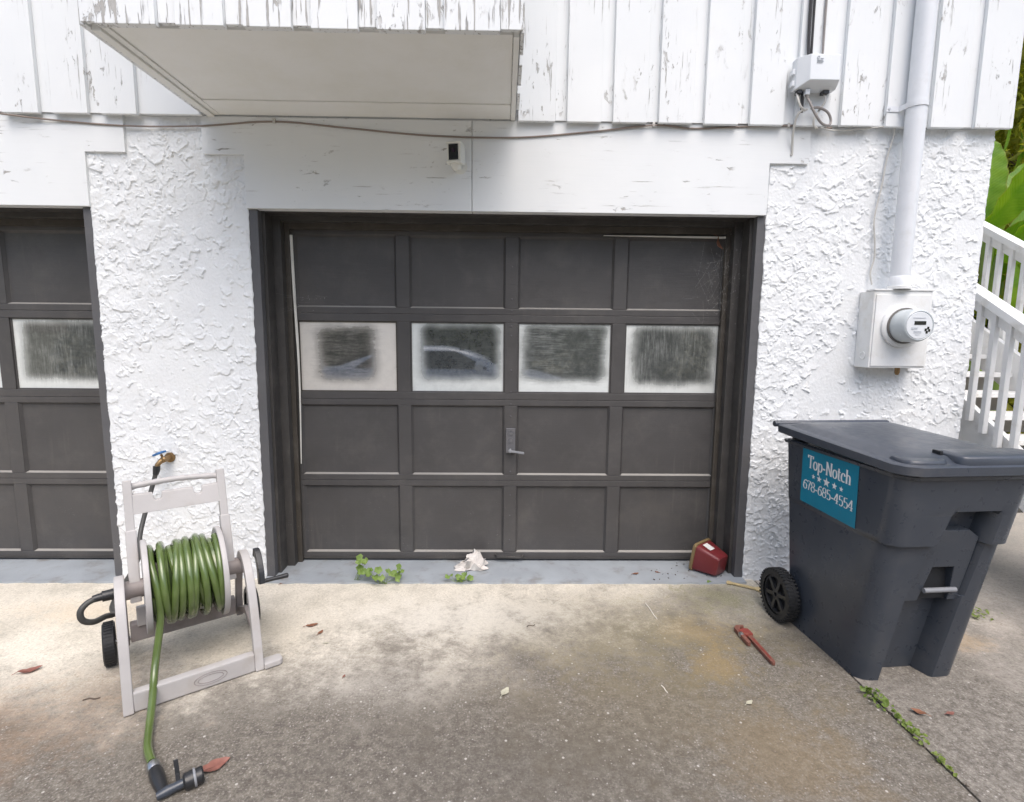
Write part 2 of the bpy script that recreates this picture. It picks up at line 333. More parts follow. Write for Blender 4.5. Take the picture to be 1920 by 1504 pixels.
leafmat('leaf_dark', (.030, .065, .016), (.055, .10, .022), .25); leafmat('leaf_sunny', (.26, .29, .03), (.44, .40, .06), .45); leafmat('leaf_hedge', (.045, .075, .02), (.10, .12, .03), .3)
s = NT('leaf_broad'); ac = s.n('ShaderNodeAttribute', attribute_name='leafco').outputs['Vector']; q_, f_, r_ = s.sep(ac)
vein = s.m_('SINE', s.m_('MULTIPLY', s.m_('SUBTRACT', q_, s.m_('MULTIPLY', f_, .10)), 190.0)); vk = s.mr(vein, .55, 1.0)
c = s.mix(s.mr(s.noise(3.5, 5, .6), .3, .7), (.10, .25, .014), (.24, .40, .03)); c = s.mix(s.m_('MULTIPLY', vk, .12), c, (.26, .38, .06))
c = s.mix(s.mr(f_, .88, 1.0, 0, .5), c, (.30, .27, .06))
s.set(Base_Color=c, Roughness=.38, Specular_IOR_Level=.5, Normal=s.bump(vein, .0012, .5))
tl = s.n('ShaderNodeBsdfTranslucent'); s.put(tl.inputs[0], s.mix(1.0, c, (1.7, 1.6, .5), 'MULTIPLY')); mx = s.n('ShaderNodeMixShader'); mx.inputs[0].default_value = .5
s.l(s.bsdf.outputs[0], mx.inputs[1]); s.l(tl.outputs[0], mx.inputs[2]); s.l(mx.outputs[0], s.out.inputs[0])
leafmat('banana_rib', (.26, .36, .09), (.22, .33, .07), .2)

# ------------------------------------------------------------------ setting: ground and slabs
XJ = 1.600                                  # the joint between the two slabs
tag(MB().add([(-400,-400,-.02),(400,-400,-.02),(400,400,-.02),(-400,400,-.02)], [(0,1,2,3)]).build('ground', 'soil'), kind='structure')
dw = MB().box(-9, XJ-.006, -14, .30, -.15, 0).build('driveway', 'concrete_left', bevel=.006); tag(dw, kind='structure')
sd = MB().box(XJ+.008, 5.2, -14, .02, -.15, -.006)
sd.box(2.84, 5.2, .02, 6.5, -.15, -.006)
tag(sd.build('side_pavement', 'concrete_right', bevel=.005), kind='structure')
def sill(x0, x1):
    s = MB(); n = 60; top = []
    for i in range(n+1):
        x = x0+(x1-x0)*i/n; e = -.072+.004*math.sin(i*1.7)+random.uniform(-.003, .003)
        s.v += [(x, e, -.01), (x, e+.003, .010), (x, .34, .016)]
    for i in range(n):
        a = i*3; s.f += [(a, a+3, a+4, a+1), (a+1, a+4, a+5, a+2)]
    o = s.build('threshold', 'sill_grey'); tag(o, kind='structure'); return o
XL, XR, XL2, XC, ZH = -1.47, 1.53, -2.355, 2.816, 2.2273
sill(XL+.002, XR-.002); sill(-5.35, XL2-.002)

# ------------------------------------------------------------------ house
house = empty('house', (0, 0, 0))
tag(house, 'white house front with rough stucco piers, board siding and dark panelled garage doors', 'house')
def fnoise(nz, nx, lz, lx, seed):
    g = np.random.default_rng(seed).standard_normal((nz, nx))
    kz = np.fft.fftfreq(nz)[:, None]; kx = np.fft.fftfreq(nx)[None, :]
    w = np.exp(-2*(math.pi**2)*((kz*lz)**2+(kx*lx)**2))
    r = np.real(np.fft.ifft2(np.fft.fft2(g)*w)); return r/r.std()
def stucco(name, x0, x1, z0, z1, seed, jl=True, jr=True, d=.0036):
    """skip-trowelled render: overlapping smears with a raised, broken lip on one side"""
    nx = int((x1-x0)/d)+1; nz = int((z1-z0)/d)+1; P = 48
    ex, ez = nx+2*P, nz+2*P
    ns = lambda lz, lx, k: fnoise(ez, ex, lz/d, lx/d, seed*17+k)
    wx = ns(.014, .014, 1)*.0095/d+ns(.0045, .0045, 2)*.0036/d; wz = ns(.014, .014, 3)*.0095/d+ns(.0045, .0045, 4)*.0036/d
    h = ns(.05, .06, 5)*.0010; g = np.random.default_rng(seed)
    dens = ns(.14, .14, 6)
    iz, ix = np.meshgrid(np.arange(ez), np.arange(ex), indexing='ij'); Wx = ix+wx; Wz = iz+wz
    nb_ = int(1500*(x1-x0+.35)*(z1-z0+.35))
    for _ in range(nb_):                          # each smear thins out at one end and breaks off in a lip at the other
        cx, cz = g.uniform(0, ex), g.uniform(0, ez)
        if dens[int(cz) % ez, int(cx) % ex] < g.normal(-.75, .7): continue
        L = .0098*math.exp(g.normal(.70, .66))/d; Wd = L*g.uniform(.45, 1.0); th = g.normal(-1.2, 1.1) if g.random() < .7 else g.uniform(0, 6.28)
        hh = g.uniform(.0035, .0120); m = int(1.5*max(L, Wd))+8
        xa, xb, za, zb = max(int(cx)-m, 0), min(int(cx)+m, ex), max(int(cz)-m, 0), min(int(cz)+m, ez)
        if xb-xa < 3 or zb-za < 3: continue
        px = Wx[za:zb, xa:xb]-cx; pz = Wz[za:zb, xa:xb]-cz
        p = (px*math.cos(th)+pz*math.sin(th))/L; q = (-px*math.sin(th)+pz*math.cos(th))/Wd
        r = p*p+q*q*(1+.5*p)
        pr = hh*np.clip((p+1)/2, 0, 1)**2.6*np.clip((1.0-r)*9, 0, 1)
        sub = h[za:zb, xa:xb]; np.maximum(sub, pr+.25*np.clip(sub, 0, .006), out=sub, where=(r < 1))
    h = h+ns(.004, .004, 8)*.00022
    sm = h.copy()
    sm[1:-1, 1:-1] = (12*h[1:-1, 1:-1]+h[:-2, 1:-1]+h[2:, 1:-1]+h[1:-1, :-2]+h[1:-1, 2:])/16
    h = np.clip(sm, -.002, .0160)
    fr = fnoise(ez, 8, .012/d, 1, seed+91)[:, :2]*.0018
    h = h[P:P+nz, P:P+nx]; fr = fr[P:P+nz]
    X = np.linspace(x0, x1, nx)[None, :].repeat(nz, 0).copy(); Zz = np.linspace(z0, z1, nz)[:, None].repeat(nx, 1)
    if jl: X[:, 0] += np.clip(fr[:, 0], -.008, .004)-.002
    if jr: X[:, -1] += np.clip(fr[:, 1], -.004, .008)+.002
    Yy = -h
    V = np.stack([X, Yy, Zz], -1).reshape(-1, 3)
    a = (np.arange(nz-1)[:, None]*nx+np.arange(nx-1)[None, :]).reshape(-1)
    Fq = np.stack([a, a+1, a+nx+1, a+nx], -1)
    extra = []; base = len(V)
    for col in (0, nx-1):                       # returns at the two vertical edges
        b = V.reshape(nz, nx, 3)[:, col].copy(); b[:, 1] = .06; extra.append(b)
    V = np.concatenate([V]+extra)
    k = np.arange(nz-1)
    l = k*nx; Fq = np.concatenate([Fq, np.stack([base+k, l, l+nx, base+k+1], -1)])
    r = k*nx+nx-1; b2 = base+nz; Fq = np.concatenate([Fq, np.stack([r, b2+k, b2+k+1, r+nx], -1)])
    me = bpy.data.meshes.new(name); me.vertices.add(len(V)); me.vertices.foreach_set('co', V.astype(np.float32).ravel())
    me.loops.add(len(Fq)*4); me.loops.foreach_set('vertex_index', Fq.astype(np.int32).ravel())
    me.polygons.add(len(Fq)); me.polygons.foreach_set('loop_start', np.arange(0, len(Fq)*4, 4, dtype=np.int32)); me.polygons.foreach_set('loop_total', np.full(len(Fq), 4, np.int32))
    me.update(calc_edges=True); me.validate(); me.materials.append(MAT['stucco'])
    o = bpy.data.objects.new(name, me); C.objects.link(o); o.parent = house; return o
stucco('stucco_pier', XL2, XL, -.01, 2.72, 3)
stucco('stucco_pier', XR, XC, -.01, 2.72, 8)
MB().box(XC-.25, XC-.002, .062, 8, -.1, 2.70).build('side_wall', 'stucco', house)
MB().box(-9, XC-.26, .40, 8, -.1, 2.70).build('interior_block', 'interior_dark', house)  # unseen solid near-black block added to stop light leaks and darken door gaps
MB().box(-9, XC+.02, -.008, 8, 2.722, 5.2).build('upper_wall', 'siding_white', house)

# header boards over the openings (fascia panels, stepped round the piers)
hb = dict(parent=house, bevel=.002)
MB().prism([(-1.697, 2.72), (-1.697, 2.518), (-1.469, 2.518), (-1.469, ZH), (-.1875, ZH), (-.1875, 2.72)], -.019, .05).build('header_panel', 'header_white', **hb)
MB().prism([(-.1845, 2.72), (-.1845, ZH), (1.518, ZH), (1.518, 2.514), (1.742, 2.514), (1.742, 2.72)], -.0185, .05).build('header_panel', 'header_white', **hb)
MB().prism([(-9, 2.72), (-9, ZH), (XL2+.003, ZH), (XL2+.003, 2.522), (-2.128, 2.522), (-2.128, 2.72)], -.019, .05).build('header_panel', 'header_white', **hb)
MB().box(-9, XC-.26, .0525, .395, ZH+.09, 2.71).build('lintel', 'trim_dark', house)

# board-on-board siding of the upper storey
ZS = 2.7105
def siding(x0, x1, gaps, zt=4.6, y=-.030):
    """backing boards show in the gaps between the proud boards"""
    MB().box(x0, x1, y, -.0095, ZS+.012, zt).build('backing_board', 'siding_white', house)
    edges = [x0]+[e for g in gaps for e in g]+[x1]
    for i in range(0, len(edges), 2):
        a, b = edges[i], edges[i+1]
        if b-a < .01: continue
        dz = random.uniform(-.003, .003); dy = random.uniform(-.002, .002)
        MB().box(a, b, y-.026+dy, y-.001, ZS+dz, zt).build('siding_board', 'siding_white', house, bevel=.0025)
gr = []
x = .2795
while x < 2.75: gr.append((x, x+.066)); x += .2565
siding(.0735, XC+.055, gr)
gl = []
x = -1.953
while x > -5.2: gl.insert(0, (x-.072, x)); x -= .2665
siding(-5.4, -1.676, gl)

# the projecting bay
bay = MB().box(-1.66, .058, -.858, -.010, 2.748, 4.6).build('bay', 'bay_white', house)
bx = [(-1.692, -1.606), (-1.370, -1.294), (-1.106, -1.031), (-.8425, -.7675), (-.582, -.508), (-.318, -.244), (-.021, .0705)]
ZB = 2.716
MB().box(-1.676, .0555, -.872, -.859, ZB+.020, 4.6).build('backing_board', 'bay_white', bay)
for i in range(len(bx)):
    a, b = bx[i][0], bx[i][1]
    MB().box(a if i else -1.6755, b if i < 6 else .068, -.885, -.873, ZB+.016+random.uniform(-.001, .001), 4.6).build('siding_board', 'bay_white', bay, bevel=.002)
    if i < len(bx)-1:
        MB().box(bx[i][1]+.001, bx[i+1][0]-.001, -.905, -.8735, ZB+random.uniform(-.003, .002), 4.6).build('siding_board', 'bay_white', bay, bevel=.0025)
for sx, xa in ((-1, -1.6615), (1, .0595)):
    ys = [-.872, -.70, -.62, -.42, -.34, -.14, -.012]
    for i in range(len(ys)-1):
        th = (.013 if i % 2 else .028) if sx > 0 else (.027 if i % 2 else .028)
        x0, x1 = (xa-th, xa) if sx < 0 else (xa, xa+th-.012)
        MB().box(x0, x1, ys[i]+.0015, ys[i+1]-.0015, ZB+.012+((.010 if i % 2 else 0) if sx > 0 else 0), 4.6).build('siding_board', 'bay_white', bay, bevel=.002)
MB().box(-1.585, .030, -.845, -.205, 2.733, 2.7475).build('soffit', 'soffit_white', bay, bevel=.002)
MB().box(-1.585, .030, -.201, -.0205, 2.727, 2.7475).build('soffit_board', 'soffit_white', bay, bevel=.002)
MB().box(-1.655, -1.618, -.852, -.014, 2.716, 2.7475).build('soffit_trim', 'soffit_white', bay, bevel=.002)
MB().box(-1.6165, -1.587, -.851, -.0145, 2.726, 2.7475).build('soffit_trim', 'soffit_white', bay, bevel=.002)
MB().box(.032, .0565, -.852, -.015, 2.722, 2.7475).build('soffit_trim', 'soffit_white', bay, bevel=.002)

# garage openings
DY = .235                                     # front face of the door
def opening(dx):
    k = dict(parent=house, bevel=.002)
    x0, x1 = XL+dx, XR+dx
    for side in (0, 1):
        sg = 1 if side == 0 else -1; xe = x0 if side == 0 else x1
        def bx2(a, b, y0, y1, z0, z1, nm, m):
            p, q = sorted((xe+sg*a, xe+sg*b)); MB().box(p, q, y0, y1, z0, z1).build(nm, m, **k)
        bx2(-.004, .052, .004, .052, .0, ZH-.002, 'casing', 'casing_grey')
        bx2(-.004, .070, .0535, .150, .0, ZH-.002, 'jamb', 'trim_dark')
        bx2(-.004, .118, .1515, .205, .0, ZH-.002, 'jamb_stop', 'trim_dark')
        bx2(-.004, .146, .2065, .232, .0, ZH-.03, 'jamb_stop', 'stop_brown')
    MB().box(x0+.071, x1-.071, .0545, .150, ZH-.004, ZH+.08).build('head_jamb', 'trim_dark', **k)
    MB().box(x0+.119, x1-.119, .1520, .205, ZH-.032, ZH+.08).build('head_stop', 'trim_dark', **k)
    MB().box(x0+.147, x1-.147, .2070, .232, ZH-.068, ZH+.08).build('head_stop', 'stop_brown', **k)
opening(0); opening(-3.885)

xs = [-1.400, -1.306, -.678, -.595, .009, .092, .697, .781, 1.393, 1.470]     # stile edges
zs = [(.027, .074, .531, .569), (.5705, .607, 1.068, 1.106), (1.1075, 1.152, 1.604, 1.650), (1.6515, 1.690, 2.135, 2.19)]
def garage_door(dx, label, lock):
    d = MB().box(xs[0]+dx, xs[-1]+dx, DY+.034, DY+.044, .024, 2.19).build('garage_door', 'door_dark', house); d['label'] = label
    for r, (z0, z1, z2, z3) in enumerate(zs):
        j = random.uniform(-.0015, .0015)
        MB().box(xs[0]+dx, xs[-1]+dx, DY+j, DY+.033, z0, z1).build('rail', 'door_dark', d, bevel=.003)
        MB().box(xs[0]+dx, xs[-1]+dx, DY+j, DY+.033, z2, z3).build('rail', 'door_dark', d, bevel=.003)
        for k in range(0, len(xs), 2):
            MB().box(xs[k]+dx, xs[k+1]+dx, DY+j+.0006, DY+.033, z1+.0005, z2-.0005).build('stile', 'door_dark', d, bevel=.003)
        for k in range(4):
            a, b = xs[2*k+1]+dx+.001, xs[2*k+2]+dx-.001
            if r == 2:
                m = ['pane_warm', 'pane_clear', 'pane_streak', 'pane_vertical'][k] if lock else ['pane_streak', 'pane_clear', 'pane_warm', 'pane_vertical'][k]
                if not lock and k == 2: m = 'pane_streak'
                MB().box(a, b, DY+.016, DY+.022, z1, z2).build('window_pane', m, d)
                w = MB()                           # putty bead round the glass
                for (p, q, e, f) in ((a, b, z1, z1+.008), (a, b, z2-.008, z2), (a, a+.008, z1+.008, z2-.008), (b-.008, b, z1+.008, z2-.008)):
                    w.box(p, q, DY+.009, DY+.0155, e, f)
                w.build('glazing_bead', 'stop_brown' if k == 0 else 'door_dark', d)
            else:
                MB().box(a, b, DY+.018, DY+.030, z1, z2).build('panel', 'door_dark', d)
                # sloped sticking round the field panel
                w = MB(); t = .012
                o_ = [(a, DY+.002, z1), (b, DY+.002, z1), (b, DY+.002, z2), (a, DY+.002, z2)]
                i_ = [(a+t, DY+.0175, z1+t), (b-t, DY+.0175, z1+t), (b-t, DY+.0175, z2-t), (a+t, DY+.0175, z2-t)]
                w.add(o_+i_, [(n, (n+1) % 4, (n+1) % 4+4, n+4) for n in range(1, 4)]).build('panel_moulding', 'door_dark', d)
                MB().add([o_[0], o_[1], (b-t, DY+.0175, z1+t*.8), (a+t, DY+.0175, z1+t*.8)], [(0, 1, 2, 3)]).build('ledge', 'ledge_dust_skylit', d)  # settled dust, with the sky light on the ledge painted into the colour
    MB().box(xs[0]+dx, xs[-1]+dx, DY-.006, DY-.0015, .028, .046).build('bottom_strip', 'trim_dark', d, bevel=.002)
    for z in (.16, .33, .47, .63, .75, 1.0, 1.08, 1.16, 1.3, 1.52, 1.58, 1.62, 1.68, 1.75, 1.95):
        s = MB(); s.lathe([(.006, 0), (.006, .002), (.003, .0035)], T((xs[4]+xs[5])/2+dx, DY, z) @ RX(R(90)), 8); s.build('screw', 'casing_grey', d, smooth=True)
    if lock:
        lk = MB().box(.022, .082, DY-.012, DY-.001, .757, .923).build('lock_plate', 'lock_grey', d, bevel=.003)
        for z, r0 in ((.890, .021), (.838, .021)):
            s = MB(); s.lathe([(r0, 0), (r0, .003), (r0-.004, .003), (r0-.005, .0012), (r0-.008, .0012), (r0-.009, .004), (.002, .0045)], T(.052, DY-.0118, z) @ RX(R(90)), 24)
            s.build('lock_disc', 'lock_grey', lk, smooth=True)
        for z in (.806, .797): MB().box(.036, .068, DY-.014, DY-.0118, z, z+.004).build('lock_ridge', 'lock_grey', lk)
        s = MB(); s.lathe([(.012, 0), (.012, .030), (.008, .034)], T(.050, DY-.0118, .775) @ RX(R(90)), 16)
        s.bar([(.038, DY-.040, .778), (.09, DY-.043, .772), (.140, DY-.044, .764)], .014, .010, (0, 0, 1))
        s.build('lever', 'grey_bar', lk, bevel=.002, smooth=True)
        s = MB(); s.bar([(-.045, DY-.004, .060), (-.03, DY-.03, .056), (.13, DY-.03, .050), (.145, DY-.004, .052)], .012, .012, (0, 0, 1)); s.build('pull_handle', 'trim_dark', d, bevel=.002)
    return d
garage_door(0, 'wide dark brown panelled garage door with four dusty panes and a lever lock', True)
garage_door(-3.885, 'dark panelled garage door cut off by the left edge of the picture', False)
lerp_ = lambda a, b, t: a+(b-a)*t
# white weather strips showing round the main door
MB().tube(bez([(-1.318, .222, 2.125), (-1.312, .222, 1.75), (-1.303, .222, 1.4), (-1.303, .222, 1.1), (-1.312, .222, .68)], 8), [.0095]*9+[.0085]*6+[lerp_(.0075, .0035, i/17) for i in range(18)], 6).build('weather_strip', 'strip_white', house)
MB().prism([(.62, 2.1445), (1.400, 2.136), (1.400, 2.147), (.62, 2.1465)], .2120, .2325).build('weather_strip', 'strip_white', house, bevel=.001)
MB().tube([(1.398, .224, .44), (1.402, .224, .12)], .005, 6).build('weather_strip', 'strip_white', house)

# ------------------------------------------------------------------ wall-mounted things
# electric meter
mt = empty('electric_meter', (2.29, 0, 1.35)); tag(mt, 'white metal electric meter box with round glass meter on the stucco wall', 'electric meter')
k = T(-2.29, 0, -1.35)
def P(mb, name, m, parent, **kw): return mb.build(name, m, parent, M=k, **kw)
bx_ = P(MB().box(2.118, 2.456, -.128, -.004, 1.356, 1.797), 'box', 'meter_white', mt, bevel=.004)
P(MB().box(2.112, 2.462, -.135, -.06, 1.797, 1.806), 'top_flange', 'meter_white', mt, bevel=.002)
P(MB().box(2.128, 2.446, -.134, -.1285, 1.366, 1.775), 'cover', 'meter_white', mt, bevel=.003)
P(MB().lathe([(.024, 0), (.024, .004), (.017, .004), (.017, .002), (.006, .002)], T(2.118, -.075, 1.425) @ RY(R(-90)), 24), 'knockout', 'meter_white', bx_, smooth=True)
P(MB().lathe([(.014, 0), (.014, -.03), (.008, -.045)], T(2.345, -.06, 1.356), 14), 'drain_fitting', 'brass_old', mt, smooth=True)
Mm = T(2.287, -.134, 1.598) @ RX(R(90))
P(MB().lathe([(.122, 0), (.122, .014), (.112, .022), (.100, .022)], Mm, 48), 'collar', 'meter_white', mt, smooth=True)
P(MB().lathe([(.101, .015), (.101, .030), (.094, .030)], Mm, 48), 'seal_ring', 'ring_dark', mt, smooth=True)
gl_ = P(MB().lathe([(.092, .02), (.090, .118), (.084, .130), (.079, .133), (.075, .130), (.0, .129)], Mm, 48), 'glass_meter', 'meter_grey', mt, smooth=True)
fc = P(MB().lathe([(.074, .131), (.072, .1335), (.0, .1335)], Mm, 40), 'dial_face', 'box_white', gl_, smooth=True)
def plate(x0, x1, z0, z1, m, nm, par): P(MB().box(2.287+x0, 2.287+x1, -.2695, -.2672, 1.598+z0, 1.598+z1), nm, m, par)
plate(-.030, .034, .004, .024, 'display_dark', 'display', gl_)
for z, a, b in ((.040, -.04, .03), (-.014, -.045, -.008), (-.022, -.045, -.012), (-.034, -.03, .012), (-.041, -.03, .012), (-.052, -.02, .004)): plate(a, b, z, z+.0035, 'print_grey', 'print_line', gl_)
for a, z in ((.030, -.030), (.043, -.020), (.050, -.033), (.037, -.043)): plate(a, a+.011, z, z+.014, 'display_dark', 'print_mark', gl_)

# conduit
cd = empty('conduit', (2.275, 0, 1.806)); tag(cd, 'thick white conduit pipe running up the wall from the meter box', 'conduit')
k = T(-2.275, 0, -1.806)
P(MB().lathe([(.049, 1.86), (.049, 4.6)], T(2.268, -.110, 0), 28), 'pipe', 'conduit_white', cd, smooth=True)
P(MB().lathe([(.053, 1.806), (.053, 1.875), (.050, 1.879)], T(2.268, -.110, 0), 28), 'coupling', 'conduit_white', cd, smooth=True)
P(MB().lathe([(.060, 1.806), (.060, 1.822), (.052, 1.824)], T(2.268, -.110, 0), 28), 'hub', 'meter_white', cd, smooth=True)
st = MB(); n = 14
arc = [(2.268+.0515*math.cos(R(180-180*i/n)), -.110-.0515*math.sin(R(180*i/n))) for i in range(n+1)]
arc = [(2.135, -.060), (2.205, -.060)]+arc+[(2.325, -.060), (2.345, -.060)]
st.bar([(a, b, 2.80) for a, b in arc], .028, .004, (0, 0, 1)); P(st, 'strap', 'conduit_white', cd)
P(MB().lathe([(.006, 0), (.006, .004)], T(2.15, -.062, 2.80) @ RX(R(90)), 8), 'screw', 'steel', cd)

# utility box with its cables
ub = empty('utility_box', (1.70, 0, 2.87)); tag(ub, 'small white plastic cable junction box mounted on the siding', 'junction box')
k = T(-1.70, 0, -2.87)
x0, x1, z0, z1 = 1.594, 1.806, 2.876, 3.036
rings = [[(x0-.008, -.058, z0), (x1+.004, -.058, z0), (x1+.004, -.058, z1), (x0-.008, -.058, z1)], [(x0-.008, -.108, z0-.002), (x1+.004, -.108, z0-.002), (x1+.004, -.108, z1), (x0-.008, -.108, z1)],
         [(x0+.040, -.165, z0+.024), (x1-.012, -.165, z0+.024), (x1-.012, -.160, z1-.004), (x0+.040, -.160, z1-.004)]]
P(MB().loft(rings), 'cover', 'box_white', ub, bevel=.004)
for z in (2.895, 2.955):
    P(MB().box(1.572, 1.590, -.100, -.070, z, z+.028), 'latch', 'box_white', ub, bevel=.003)
P(MB().box(1.640, 1.664, -.12, -.085, 2.845, 2.873), 'cable_gland', 'box_white', ub, bevel=.002)
P(MB().box(1.602, 1.626, -.11, -.075, 2.853, 2.873), 'cable_gland', 'black_plastic', ub, bevel=.002)
P(MB().box(1.742, 1.775, -.11, -.075, 2.855, 2.873), 'cable_gland', 'black_plastic', ub, bevel=.002)
P(MB().lathe([(.008, 0), (.008, .002), (.0055, .002), (.0055, .001)], T(1.672, -.1625, 3.012) @ RX(R(90)), 16), 'print_mark', 'print_grey', ub)
for i, z in enumerate((3.006, 2.997, 2.991, 2.985)): P(MB().box(1.666 if i else 1.684, 1.700-.004*(i % 2), -.1650, -.1625, z, z+.0028), 'print_line', 'print_grey', ub)
def cable(name, pts, r, m, label, nseg=8):
    o = MB().tube(bez(pts, nseg), r, 7).build(name, m, smooth=True); return tag(o, label, 'cable')
cable('feed_cable', [(1.660, -.068, 4.6), (1.660, -.068, 3.6), (1.661, -.070, 3.2), (1.664, -.080, 3.03)], .0085, 'cable_black', 'thick black cable running down the siding into the top of the junction box')
cable('feed_cable', [(1.682, -.066, 4.6), (1.681, -.066, 3.5), (1.680, -.074, 3.03)], .0065, 'cable_black', 'thinner black cable beside the thick one above the junction box')
cable('feed_cable', [(1.752, -.062, 4.6), (1.748, -.062, 3.4), (1.744, -.072, 3.03)], .006, 'cable_grey', 'grey cable dropping down the siding to the right side of the junction box')
cable('loop_cable', [(1.652, -.10, 2.85), (1.660, -.13, 2.80), (1.690, -.14, 2.735), (1.735, -.13, 2.692), (1.785, -.11, 2.690), (1.802, -.10, 2.720), (1.780, -.10, 2.762), (1.73, -.10, 2.785), (1.69, -.09, 2.785)], .0068, 'cable_grey', 'grey cable making a wide loop below the junction box')
cable('loop_cable', [(1.606, -.09, 2.86), (1.606, -.11, 2.82), (1.622, -.11, 2.785), (1.655, -.10, 2.768)], .0062, 'cable_white', 'short white cable curving under the left end of the junction box')
cable('loop_cable', [(1.665, -.10, 2.775), (1.630, -.10, 2.765), (1.617, -.08, 2.73), (1.622, -.05, 2.66), (1.634, -.03, 2.61), (1.640, -.02, 2.565), (1.632, -.018, 2.560)], .0065, 'cable_white', 'white cable bending down over the header board below the junction box')
cable('loop_cable', [(1.758, -.09, 2.86), (1.762, -.10, 2.82), (1.742, -.09, 2.78), (1.715, -.09, 2.735), (1.720, -.08, 2.70), (1.745, -.07, 2.688)], .006, 'cable_white', 'white cable twisting down from the right end of the junction box')
cable('loop_cable', [(1.640, -.085, 2.87), (1.640, -.09, 2.80), (1.646, -.08, 2.765)], .0085, 'cable_black', 'short black cable stub hanging below the junction box')
cable('ground_wire', [(1.775, -.05, 2.70), (1.86, -.03, 2.694), (1.98, -.03, 2.700), (2.12, -.04, 2.712), (2.19, -.04, 2.722), (2.215, -.03, 2.69), (2.19, -.022, 2.55), (2.175, -.022, 2.40), (2.150, -.022, 2.22), (2.165, -.022, 2.08), (2.170, -.022, 1.99), (2.155, -.022, 1.91), (2.165, -.03, 1.84)], .0045, 'cable_white', 'thin white wire running along the siding edge and down behind the conduit')
cable('wall_cable', [tuple(at_y(u, v, y)) for u, v, y in ((0, 213, -.062), (100, 225, -.03), (240, 236, -.022), (375, 236, -.022), (515, 228, -.024), (650, 240, -.024), (800, 254, -.024), (960, 258, -.024), (1100, 248, -.024), (1225, 235, -.03), (1300, 241, -.024), (1380, 238, -.024), (1480, 236, -.026), (1560, 240, -.03))], .0048, 'cable_brown', 'long thin brown cable sagging across the wall above the garage door', 10)
for u, v, lb in ((515, 228, 'small cable clip left of the security camera under the bay'), (1225, 235, 'small cable clip under the siding above the right half of the door'), (1477, 236, 'small cable clip beside the junction box cables')):
    p = at_y(u, v, -.02); o = MB().box(p.x-.007, p.x+.007, -.034, -.0145, p.z-.010, p.z+.012).build('cable_clip', 'cable_white', bevel=.002); tag(o, lb, 'cable clip', 'clips holding the wall cable')

# security camera
sc = empty('security_camera', (-.27, -.014, 2.43)); tag(sc, 'small white security camera with black front on the header board', 'security camera')
k = T(.27, .014, -2.43)
Mc = T(-.270, -.085, 2.520) @ RZ(R(-14)) @ RX(R(3))
def pc(x0, x1, y0, y1, z0, z1, nm, m, bv=.004, par=sc): return MB().box(x0, x1, y0, y1, z0, z1, Mc).build(nm, m, par, bevel=bv, M=k)
bd = pc(-.040, .040, -.036, .045, -.047, .048, 'body', 'camera_white', .007)
pc(-.043, .043, -.048, .04, .040, .0505, 'visor', 'camera_white', .003)
pc(-.043, .043, -.046, .02, -.058, -.046, 'base_lip', 'camera_white', .004)
pc(-.030, .024, -.0405, -.036, -.041, .0385, 'black_front', 'camera_black', .002, bd)
P(MB().lathe([(.011, 0), (.011, .003), (.008, .0035), (.0075, .0015)], Mc @ T(-.003, -.0402, .008) @ RX(R(90)), 20), 'lens', 'camera_lens', bd, smooth=True)
P(MB().lathe([(.0, -.014), (.030, -.010), (.040, 0), (.040, .006), (.034, .008)], T(-.252, -.014, 2.468) @ RX(R(90)), 28), 'wall_mount', 'camera_white', sc, smooth=True)
P(MB().lathe([(.030, 0), (.027, -.018), (.012, -.034), (.003, -.036)], Mc @ T(.0, .0, -.056), 20), 'ball_joint', 'camera_white', sc, smooth=True)
P(MB().tube([(-.252, -.02, 2.462), (-.262, -.06, 2.452), (-.268, -.08, 2.458)], .012, 10), 'arm', 'camera_white', sc, smooth=True)

# spigot and leader hose
sp = empty('water_spigot', (-2.03, 0, .78)); tag(sp, 'old brass water spigot with blue handle on the stucco pier', 'spigot')
k = T(2.03, 0, -.78)
P(MB().lathe([(.030, -.004), (.030, .012), (.016, .016), (.014, .045), (.018, .048), (.018, .075), (.012, .08)], T(-2.010, 0, .772) @ RX(R(90)), 18), 'valve_body', 'brass_old', sp, smooth=True)
P(MB().tube([(-2.012, -.055, .775), (-2.022, -.075, .765), (-2.036, -.085, .745), (-2.040, -.087, .725)], [.015, .015, .014, .016], 10), 'spout', 'brass_old', sp, smooth=True)
P(MB().tube([(-2.012, -.066, .780), (-2.022, -.070, .805)], .007, 8), 'stem', 'brass_old', sp, smooth=True)
hd = MB(); hd.lathe([(.026, -.006), (.030, 0), (.026, .007), (.012, .009)], T(-2.026, -.072, .812) @ RY(R(-20)), 8)
for i in range(5): a = 2*math.pi*i/5; hd.lathe([(.008, -.006), (.010, 0), (.008, .006)], T(-2.026, -.072, .812) @ RY(R(-20)) @ T(.030*math.cos(a), .030*math.sin(a), 0), 8)
P(hd, 'handle', 'blue_handle', sp, smooth=True)

